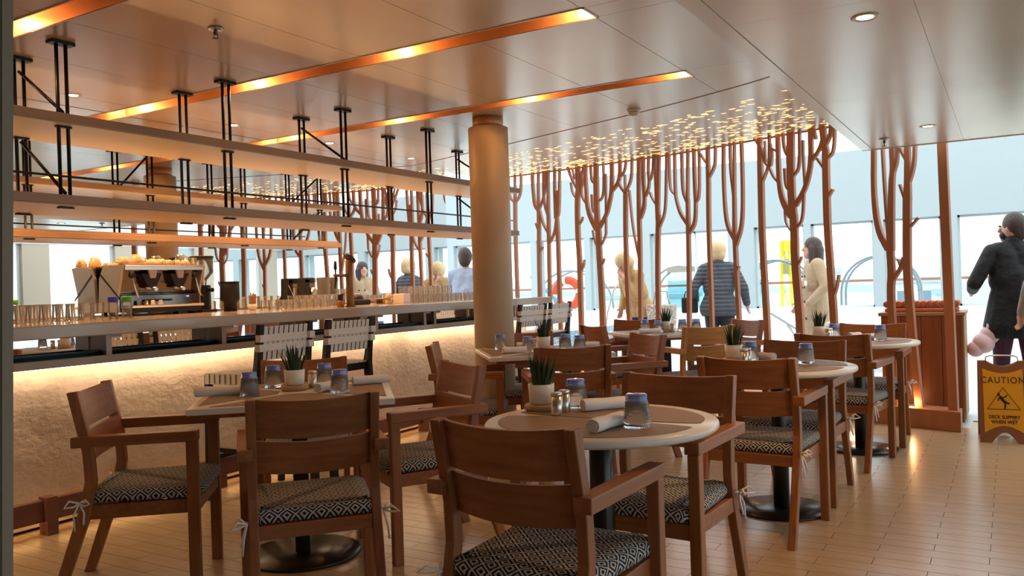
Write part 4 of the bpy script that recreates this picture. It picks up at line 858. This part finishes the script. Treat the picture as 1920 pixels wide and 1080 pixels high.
for i, (x, y, r, top, lab) in enumerate(((15.6, 7.95, .80, 1.52, 'grey double hoop frame outside behind the lifebuoy'), (15.6, 5.55, .62, 1.52, 'grey double hoop frame outside behind the bent blond person'), (15.6, 3.72, .62, 1.56, 'grey double hoop frame outside left of the yellow crane'), (15.6, 1.95, .62, 1.56, 'grey double hoop frame outside by the right-hand pool lounger'))):
    t = thing('hoop_frame', lab, 'hoop', (x, y, 0))
    for dx in (0, .45): MB().tube([(dx, -r, 0), (dx, -r, top-r)]+[(dx, r*math.cos(PI-PI*k/20), top-r+r*math.sin(PI*k/20)) for k in range(21)]+[(dx, r, 0)], .022, 10).build('hoop', hoopm, t)
t = thing('arc_stand', 'thin white arched wire stand left of the bent blond person', 'stand', (9.9, 4.35, 0))
MB().tube([(0,.22,0),(0,.20,.5),(0,.15,.85),(0,.05,1.15),(0,-.12,1.33),(0,-.3,1.38)], .010, 8).build('arc_tube', whitecer, t); MB().cyl((0,.22,0), .12, .02).build('base', whitecer, t)
# lifebuoy
lb = thing('lifebuoy', 'orange and white lifebuoy hanging outside the window', 'lifebuoy', (15.0, 7.68, 1.05))
org = mat('buoy_orange', (.80, .10, .035), .5)
for k in range(8):
    a0, a1 = 2*PI*k/8+.2, 2*PI*(k+1)/8+.2
    if k % 2: a0 += .24; a1 -= .24
    else: a0 -= .24; a1 += .24
    MB().tube([(0, .27*math.cos(a0+(a1-a0)*j/8), .27*math.sin(a0+(a1-a0)*j/8)) for j in range(9)], .085 if k % 2 == 0 else .088, 10).build('orange_segment' if k % 2 == 0 else 'white_band', org if k % 2 == 0 else whitecer, lb)
MB().tube([(0,0,-1.06),(0,0,-.3)], .03, 8).build('post', steel, lb)
t = thing('handrail', 'slanting blue handrail outside by the lifebuoy', 'handrail', (14.7, 7.6, 0)); bl = mat('rail_blue', (.10, .40, .55), .4)
MB().beam((0,.75,1.42),(0,-.65,.20),.05,.05,(1,0,0)).build('sloping_bar', bl, t)
for q in (.6, -.5): MB().tube([(0,q,0),(0,q,.20+(q+.65)*.87)], .02, 8).build('post', bl, t)
# outside deck, ship railing, sea and shore
struct(MB().bb(XF+.35, 19.5, -14, 22, -.15, -.02).build('floor', mat('outer_deck', (.72, .76, .76), .5)))
rl = thing('ship_railing', 'ship railing outside with brown timber cap and glass panels', 'railing', (18.6, 3, 0))
MB().bb(-.06,.06,-16,18,1.10,1.15).build('timber_cap', mat('rail_wood', (.36,.16,.10), .5), rl)
for k in range(17): 
    y = -16+2*k; MB().bb(-.03,.03,y-.03,y+.03,-.02,1.10).build('post', whitecer, rl); MB().bb(-.006,.006,y+.05,y+1.95,.08,1.06).build('glass_panel', pane, rl)
t = thing('glass_screen', 'bluish glass wind screen with pale top rail outside the middle window', 'screen', (15.0, 5.0, 0))
MB().bb(-.01,.01,-1.2,.55,-.02,1.40).build('pane', bluepane, t); MB().bb(-.04,.04,-1.2,.55,1.40,1.50).build('top_rail', mat('pale_timber', (.55,.42,.34), .5), t)
t = thing('sea', 'pale sea far outside beyond the railing', 'sea', (0, 0, -14)); MB().bb(-300, 1500, -1300, 1300, -1, 0).build('water', mat('sea_water', (.30, .52, .60), .15), t); stuff(t.children[0])
hm = mat('hazy_hill', (.52, .62, .68), .9)  # pale blue-grey, with the distance haze put into the hill colour
for i, (X, y0, y1, h, lab) in enumerate(((900, -260, 240, 30, 'low hazy hills on the horizon at the right'), (1000, 150, 700, 24, 'low hazy shore on the horizon in the middle'), (980, 620, 1250, 20, 'low hazy shore on the horizon at the left'))):
    n = 60; vs = []; mn_ = MB()
    for k in range(n+1):
        y = y0+(y1-y0)*k/n; q = math.sin(PI*k/n)**.4; z = (h*.55+h*.6*abs(mn.noise((k*.13+i*7, 0, 0))))*q+1
        vs += [(X, y, -15), (X, y, z-14), (X+120, y, -15)]
    for k in range(n): a = k*3; mn_.add(vs[a:a+6], [(0,3,4,1),(1,4,5,2)], True)
    tag(mn_.build('hill', hm, None), lab, 'hill')
bw = mat('pale_building', (.70, .72, .72), .8)
for i, (x, y, w_, h, lab) in enumerate(((70, 5.5, 5, 5.5, 'pale square port building outside right of the trench coat'), (60, 1.2, 6, 4.8, 'white storage tank building outside behind the cabinet'), (80, 34, 12, 4.5, 'long low white shed outside behind the lifebuoy'), (75, 14.8, 3.2, 6.5, 'grey port cabin outside left of the yellow crane'))):
    t = thing('building', lab, 'building', (x, y, -14)); MB().bb(0,5,-w_/2,w_/2,0,14-5+h).build('wall', bw, t); MB().bb(-.2,5.2,-w_/2-.2,w_/2+.2,14-5+h,14-5+h+.4).build('roof', mat('grey_roof', (.42,.46,.5), .7), t)
    for k in range(3): MB().bb(-.05,0,-w_/2+w_*(k+.3)/3,-w_/2+w_*(k+.7)/3,14-6.5+h,14-5.6+h).build('window', mat('dark_glass', (.2,.25,.3), .2), t)
cr = thing('crane', 'tall yellow harbour crane outside seen between two copper trees', 'crane', (46, 10.35, -14), R(20)); yc = mat('crane_yellow', (.75, .55, .03), .5)
MB().beam((0,-.42,0),(0,-.2,17.2),.16,.16,(1,0,0)).beam((0,.42,0),(0,.2,17.2),.16,.16,(1,0,0)).build('tower_leg', yc, cr)
m = MB()
for k in range(8): m.beam((0,-.40+.025*k,1+2*k),(0,.38-.025*k,3+2*k),.07,.07,(1,0,0))
m.build('lattice', yc, cr); MB().bb(-.3,.3,-.20,.12,16.6,17.2).build('cab', yc, cr); MB().beam((0,.2,17),(0,-1.1,12.5),.13,.15,(1,0,0)).build('jib', yc, cr)
MB().bb(-.32,.3,-.12,.14,15.4,16.2).build('machinery', mat('crane_grey', (.3,.25,.1), .6), cr)
t = thing('building', 'large pale ship superstructure outside at the far right window', 'ship', (24, -.6, -2)); MB().bb(0,6,-3,1.7,0,8).build('hull_wall', mat('cream_hull', (.72,.68,.58), .7), t)
for k in range(4): MB().bb(-.05,0,-2.6+k*1.05,-2.55+k*1.05,0,8).build('panel_seam', mat('seam', (.5,.5,.46), .7), t)
# ------------------------------------------------------------------ people
skin = mat('skin', (.58, .33, .24), .55)
def caps(lst, name, m, parent, vox=.010, sm=3):
    b = MB()
    for it in lst:
        if it[0] == 'e': b.ball(it[1], it[2], 20, 14)
        else:
            p0, p1, r0, r1 = it; p0, p1 = Vector(p0), Vector(p1); n = 14; d = (p1-p0); L = d.length; d = d/L; pts, rr = [], []
            for k in range(5): a = PI/2*k/5; pts.append(p0-d*r0*math.cos(a)); rr.append(max(r0*math.sin(a), .0006))
            for k in range(7): pts.append(p0+d*L*k/6); rr.append(r0+(r1-r0)*k/6)
            for k in range(1, 6): a = PI/2*k/5; pts.append(p1+d*r1*math.sin(a)); rr.append(max(r1*math.cos(a), .0006))
            b.tube(pts, rr, n)
    o = b.build(name, m, parent)
    q = o.modifiers.new('r', 'REMESH'); q.mode = 'VOXEL'; q.voxel_size = vox; q.use_smooth_shade = True
    q = o.modifiers.new('s', 'SMOOTH'); q.iterations = sm; q.factor = .5
    bpy.context.view_layer.update(); dg = bpy.context.evaluated_depsgraph_get(); me = bpy.data.meshes.new_from_object(o.evaluated_get(dg)); o.modifiers.clear(); o.data = me
    me.materials.clear(); me.materials.append(m); return o
def person(lab, x, y, head, k=1.0, lean=0, arms=None, top=None, topm=None, length=.55, flare=.2, legm=None, hair=None, hairm=None, step=.0, headturn=0, shoem=None, fat=1.0, headlean=0, coatneck=True):
    t = thing('person', lab, 'person', (x, y, 0), R(head))
    V = lambda p: (p[0]*k, p[1]*k, p[2]*k)
    def T(p):                                    # lean of everything above the hip
        if p[2] > .92 and lean: a = lean*min(1, (p[2]-.92)/.25); dx, dz = p[0], p[2]-.92; return V((dx*math.cos(a)+dz*math.sin(a), p[1], .92-dx*math.sin(a)+dz*math.cos(a)))
        return V(p)
    hc = Vector((.02+headlean*.06, 0, 1.585-headlean*.03)); ht = Matrix.Rotation(headturn, 3, 'Z') @ Matrix.Rotation(headlean, 3, 'Y')
    Hd = lambda p: T(tuple(hc+ht @ Vector(p)))
    A = arms or {}
    def arm(s):
        e, w_ = A.get('l' if s > 0 else 'r', ((-.02, s*.27, 1.13), (.06, s*.27, .89)))
        return T((0, s*.175, 1.385)), T(e), T(w_)
    body = [(T((0,0,.95)), T((0,0,1.14)), .125*k*fat, .112*k*fat), (T((0,-.05,1.14)), T((.0,-.06,1.32)), .105*k*fat, .098*k), (T((0,.05,1.14)), T((.0,.06,1.32)), .105*k*fat, .098*k), (T((0,-.12,1.385)), T((0,.12,1.385)), .07*k, .07*k), (T((-.005,0,1.40)), T((.01,0,1.52)), .055*k, .05*k)]
    body += [('e', Hd((0,0,0)), (.098*k, .078*k, .118*k)), (Hd((.055,0,-.07)), Hd((.06,0,-.085)), .05*k, .042*k), (Hd((.095,0,.015)), Hd((.113,0,-.022)), .011*k, .016*k), ('e', Hd((0,.078,-.01)), (.02*k,.012*k,.03*k)), ('e', Hd((0,-.078,-.01)), (.02*k,.012*k,.03*k))]
    legs = []
    for s in (1, -1):
        st = step*s; hip, kn, an = V((0,s*.09,.90)), V((.02+st*.5,s*.095,.49)), V((-.01+st,s*.10,.085))
        body += [(hip, kn, .085*k*fat, .056*k), (kn, an, .056*k, .036*k), (an, V((.10+st,s*.115,.035)), .035*k, .028*k)]
        legs += [(hip, kn, .097*k*fat, .068*k), (kn, V((-.01+st,s*.10,.10)), .068*k, .056*k)]
        sh, el, wr = arm(s); body += [(sh, el, .050*k, .040*k), (el, wr, .040*k, .028*k)]
        d = (Vector(wr)-Vector(el)).normalized(); sd = d.cross(Vector((0, 1, 0))).normalized() if abs(d.y) < .9 else d.cross(Vector((1,0,0))).normalized()
        pm_ = Vector(wr)+d*.075*k; body += [(wr, tuple(pm_-sd*.018*k), .026*k, .018*k), (wr, tuple(pm_+sd*.018*k), .026*k, .018*k)]
        inn = sd.cross(d)
        for q, L in zip((-.030, -.010, .010, .030), (.052, .068, .074, .064)):
            b0 = pm_+sd*q*k; b1 = b0+d*L*.55*k; b2 = b1+(d*.75+inn*.5*s)*L*.55*k; body += [(tuple(b0), tuple(b1), .0095*k, .0085*k), (tuple(b1), tuple(b2), .0085*k, .0075*k)]
        th = Vector(wr)+d*.02*k+sd*.024*k; body += [(tuple(th), tuple(th+(d*.6+sd*.8)*.045*k), .012*k, .010*k), (tuple(th+(d*.6+sd*.8)*.045*k), tuple(th+(d*.6+sd*.8)*.045*k+d*.03*k), .010*k, .008*k)]
    bd = caps(body, 'body', skin, t, .0085)
    for s in (1, -1):
        MB().ball(Hd((.088, s*.032, .018)), (.008*k, .012*k, .007*k), 10, 6).build('eye', blackmat, bd)
    MB().ball(Hd((.094, 0, -.055)), (.010*k, .024*k, .006*k), 10, 6).build('mouth', mat('lips', (.45,.18,.15), .5), bd)
    caps(legs+[(V((0,-.05,.93)), V((0,.05,.93)), .118*k*fat, .118*k*fat)], 'trousers', legm, t, .012)
    caps([it for s in (1,-1) for it in [(V((-.04+step*s,s*.10,.045)), V((.13+step*s,s*.118,.04)), .044*k, .038*k)]], 'shoes', shoem or blackmat, t, .010)
    cl = [(T((0,0,.97)), T((0,0,1.15)), .15*k*fat, .137*k*fat), (T((0,-.06,1.14)), T((0,-.065,1.33)), .122*k*fat, .112*k), (T((0,.06,1.14)), T((0,.065,1.33)), .122*k*fat, .112*k), (T((0,-.125,1.385)), T((0,.125,1.385)), .082*k, .082*k)]
    if coatneck: cl += [(T((-.01,0,1.40)), T((.0,0,1.478)), .075*k, .068*k)]
    if length > 0: cl.append((T((0,0,1.0)), V((-.01,0,max(.95-length,.2)+.09)), .145*k*fat, (.135+flare*.3)*k))
    for s in (1, -1):
        sh, el, wr = arm(s); wr2 = tuple(Vector(el).lerp(Vector(wr), .93)); cl += [(sh, el, .068*k, .060*k), (el, wr2, .060*k, .047*k)]
    zb = .95-length
    if length > 0:
        for s in (1, -1): cl += [(T((0,s*.05,1.0)), V((-.01,s*(.055+flare*.35),max(zb,.2)+.09)), .125*k*fat, (.105+flare*.35)*k)]
    jk = caps(cl, 'coat' if length > .2 else 'jacket', topm, t, .012)
    if length > 0:
        # straight hem
        bm = bmesh.new(); bm.from_mesh(jk.data); bmesh.ops.bisect_plane(bm, geom=bm.verts[:]+bm.edges[:]+bm.faces[:], plane_co=(0,0,zb*k), plane_no=(0,0,-1), clear_outer=True); bm.to_mesh(jk.data); bm.free()
    if hair: caps([(('e', Hd(h[1]), tuple(q*k for q in h[2])) if h[0] == 'e' else (Hd(h[0]), Hd(h[1]), h[2]*k, h[3]*k)) for h in hair], 'hair', hairm, bd, .010, 2)
    return t, bd, jk, T, Hd
def cloth(name, col, bandz=None):
    m = mat(name, col, .75)
    n = noise(m, (1,1,1), 14, 4)
    if bandz:
        N, L, b = nodes(m); tc = N.new('ShaderNodeTexCoord'); s = N.new('ShaderNodeSeparateXYZ'); L.new(tc.outputs['Object'], s.inputs[0])
        v = mathn(m, 'ABSOLUTE', mathn(m, 'SINE', mathn(m, 'MULTIPLY', s.outputs[2], PI/bandz))); bump(m, v, .6, .02)
        r = ramp(m, v, [(0, tuple(c*.55 for c in col)), (.45, col)]); L.new(r.outputs[0], b.inputs['Base Color'])
    else: bump(m, n.outputs['Fac'], .5, .03)
    return m
shorth = [('e', (-.018,0,.025), (.108,.090,.115)), ('e', (-.06,0,-.02), (.065,.078,.095))]
puff = [('e', (-.02,0,.03), (.118,.108,.118)), ('e', (-.05,.03,-.03), (.075,.070,.08)), ('e', (-.05,-.03,-.03), (.075,.070,.08))]
longh = [('e', (-.015,0,.025), (.108,.095,.115)), ((-.05,.045,-.02), (-.06,.055,-.26), .062, .045), ((-.05,-.045,-.02), (-.06,-.055,-.26), .062, .045), ((-.07,0,-.02), (-.08,0,-.25), .07, .05), ((.03,.075,.0), (.035,.085,-.24), .035, .030)]
blond = mat('blond_hair', (.62, .47, .26), .7); _n = noise(blond, (4,4,.6), 18, 4); bump(blond, _n.outputs['Fac'], .8, .02)
brownh = mat('brown_hair', (.055, .035, .030), .5); _n = noise(brownh, (6,6,.5), 14, 4); bump(brownh, _n.outputs['Fac'], .8, .02)
P1 = person('person with short blond hair in dark quilted jacket, seen from behind, black handbag on arm', 10.25, 3.13, 12, 1.0, topm=cloth('quilted_navy', (.075,.085,.105), .05), length=.16, flare=.12, legm=cloth('dark_trousers', (.022,.024,.032)), hair=puff, hairm=blond, fat=1.12, arms={'l': ((-.06,.30,1.14),(.10,.30,.98)), 'r': ((-.05,-.30,1.14),(.06,-.33,.93))}, step=.05)
hb = thing('handbag', 'black handbag on the arm of the person in the quilted jacket', 'bag', (10.22, 3.50, .93), R(12)); MB().bb(-.05,.05,-.10,.10,-.10,.10).build('bag_body', blackmat, hb, bev=.02); MB().tube([(0,-.07,.09),(0,-.05,.17),(0,.05,.17),(0,.07,.09)], .008, 8).build('bag_strap', blackmat, hb)
P2 = person('person with long dark hair in a beige trench coat facing left between two trees', 10.45, 2.02, 118, 1.0, topm=cloth('beige_trench', (.42,.31,.195)), length=.58, flare=.20, legm=cloth('black_trousers', (.02,.02,.024)), hair=longh, hairm=brownh, fat=1.12, arms={'l': ((-.03,.30,1.12),(.16,.25,.92)), 'r': ((-.02,-.28,1.12),(.12,-.24,.92))})
for z_ in (.75, .95, 1.12, 1.25):
    for s in (.02, .12): MB().ball((.168-abs(z_-1.0)*.06, s, z_), (.008,.016,.016), 10, 6).build('button', brownh, P2[2])
pb = MB().bb(-.003,.003,-.045,.045,-.03,.03).build('name_badge', whitecer, P2[2], (.155, .16, 1.17))
P3 = person('stooping person with blond hair, tan coat and dark blue trousers, hand at the face', 9.85, 4.02, 150, .97, lean=.30, topm=cloth('tan_coat', (.46,.31,.14)), length=.12, flare=.12, legm=cloth('navy_trousers', (.045,.06,.12)), hair=puff, hairm=blond, arms={'l': ((.16,.20,1.14),(.16,.06,1.40)), 'r': ((-.02,-.27,1.14),(.12,-.24,.95))}, headlean=.5)
fb = thing('tote_bag', 'floral patterned tote bag carried beside the stooping person', 'bag', (9.75, 3.70, .60), R(20)); flo = mat('floral', (.7,.7,.66), .8); _n = noise(flo, (1,1,1), 24, 2); _r = ramp(flo, _n.outputs['Fac'], [(.38, (.75,.74,.70)), (.46, (.15,.35,.25)), (.54, (.75,.74,.7)), (.62, (.60,.22,.28))]); nodes(flo)[1].new(_r.outputs[0], nodes(flo)[2].inputs['Base Color'])
MB().prism([(-.16,0),(.16,0),(.19,.36),(-.19,.36)], -.06, .06, lambda u,v,h:(h,u,v)).build('bag_body', flo, fb, bev=.02); MB().tube([(0,-.1,.35),(0,-.07,.52),(0,.07,.52),(0,.1,.35)], .010, 8).build('bag_strap', flo, fb)
P4 = person('person in a long black coat and dark red trousers walking away at the right edge', 8.45, -.03, 20, 1.02, topm=cloth('black_coat', (.010,.011,.013)), length=.30, flare=.14, legm=cloth('wine_trousers', (.075,.018,.04)), hair=shorth, hairm=brownh, fat=1.18, arms={'l': ((-.04,.33,1.12),(.20,.27,1.06)), 'r': ((-.02,-.29,1.12),(.10,-.27,.95))}, step=.10, headturn=.7)
MB().ball((0,0,0), (.060,.066,.050), 16, 10).build('face_mask', blackmat, P4[1], P4[4]((.046, .0, -.062)), .7)
P5 = person('person in a grey jacket partly cut off by the right edge of the picture', 7.85, -.37, 25, .97, topm=cloth('grey_jacket', (.30,.30,.30)), length=.18, flare=.12, legm=cloth('grey_trousers', (.06,.06,.07)), hair=longh, hairm=brownh, fat=1.1, arms={'l': ((-.05,.30,1.14),(.06,.31,.92))})
P6 = person('person in a light blue shirt seen from behind left of the round column', 8.75, 5.92, 30, 1.02, topm=cloth('blue_shirt', (.36,.43,.56)), length=.12, flare=.08, legm=cloth('dark_blue_trousers', (.04,.05,.08)), hair=shorth, hairm=brownh, fat=1.18, coatneck=False)
pf = MB().ball((0,0,0), (.13,.09,.09), 16, 10).ball((.03,-.05,.07), (.10,.08,.08), 16, 10).ball((-.02,.06,-.05), (.11,.07,.07), 16, 10).ball((0,-.07,.14), (.05,.05,.07), 12, 8); tag(pf.build('pink_bag', mat('pink_fluff', (.80,.55,.58), .95), None, (8.34, .22, .62)), 'pale pink soft bag hanging beside the person in the black coat', 'bag')
for o in bpy.data.objects:
    if o.type == 'MESH' and o.parent is None and 'kind' not in o and 'label' not in o: print('UNTAGGED', o.name)
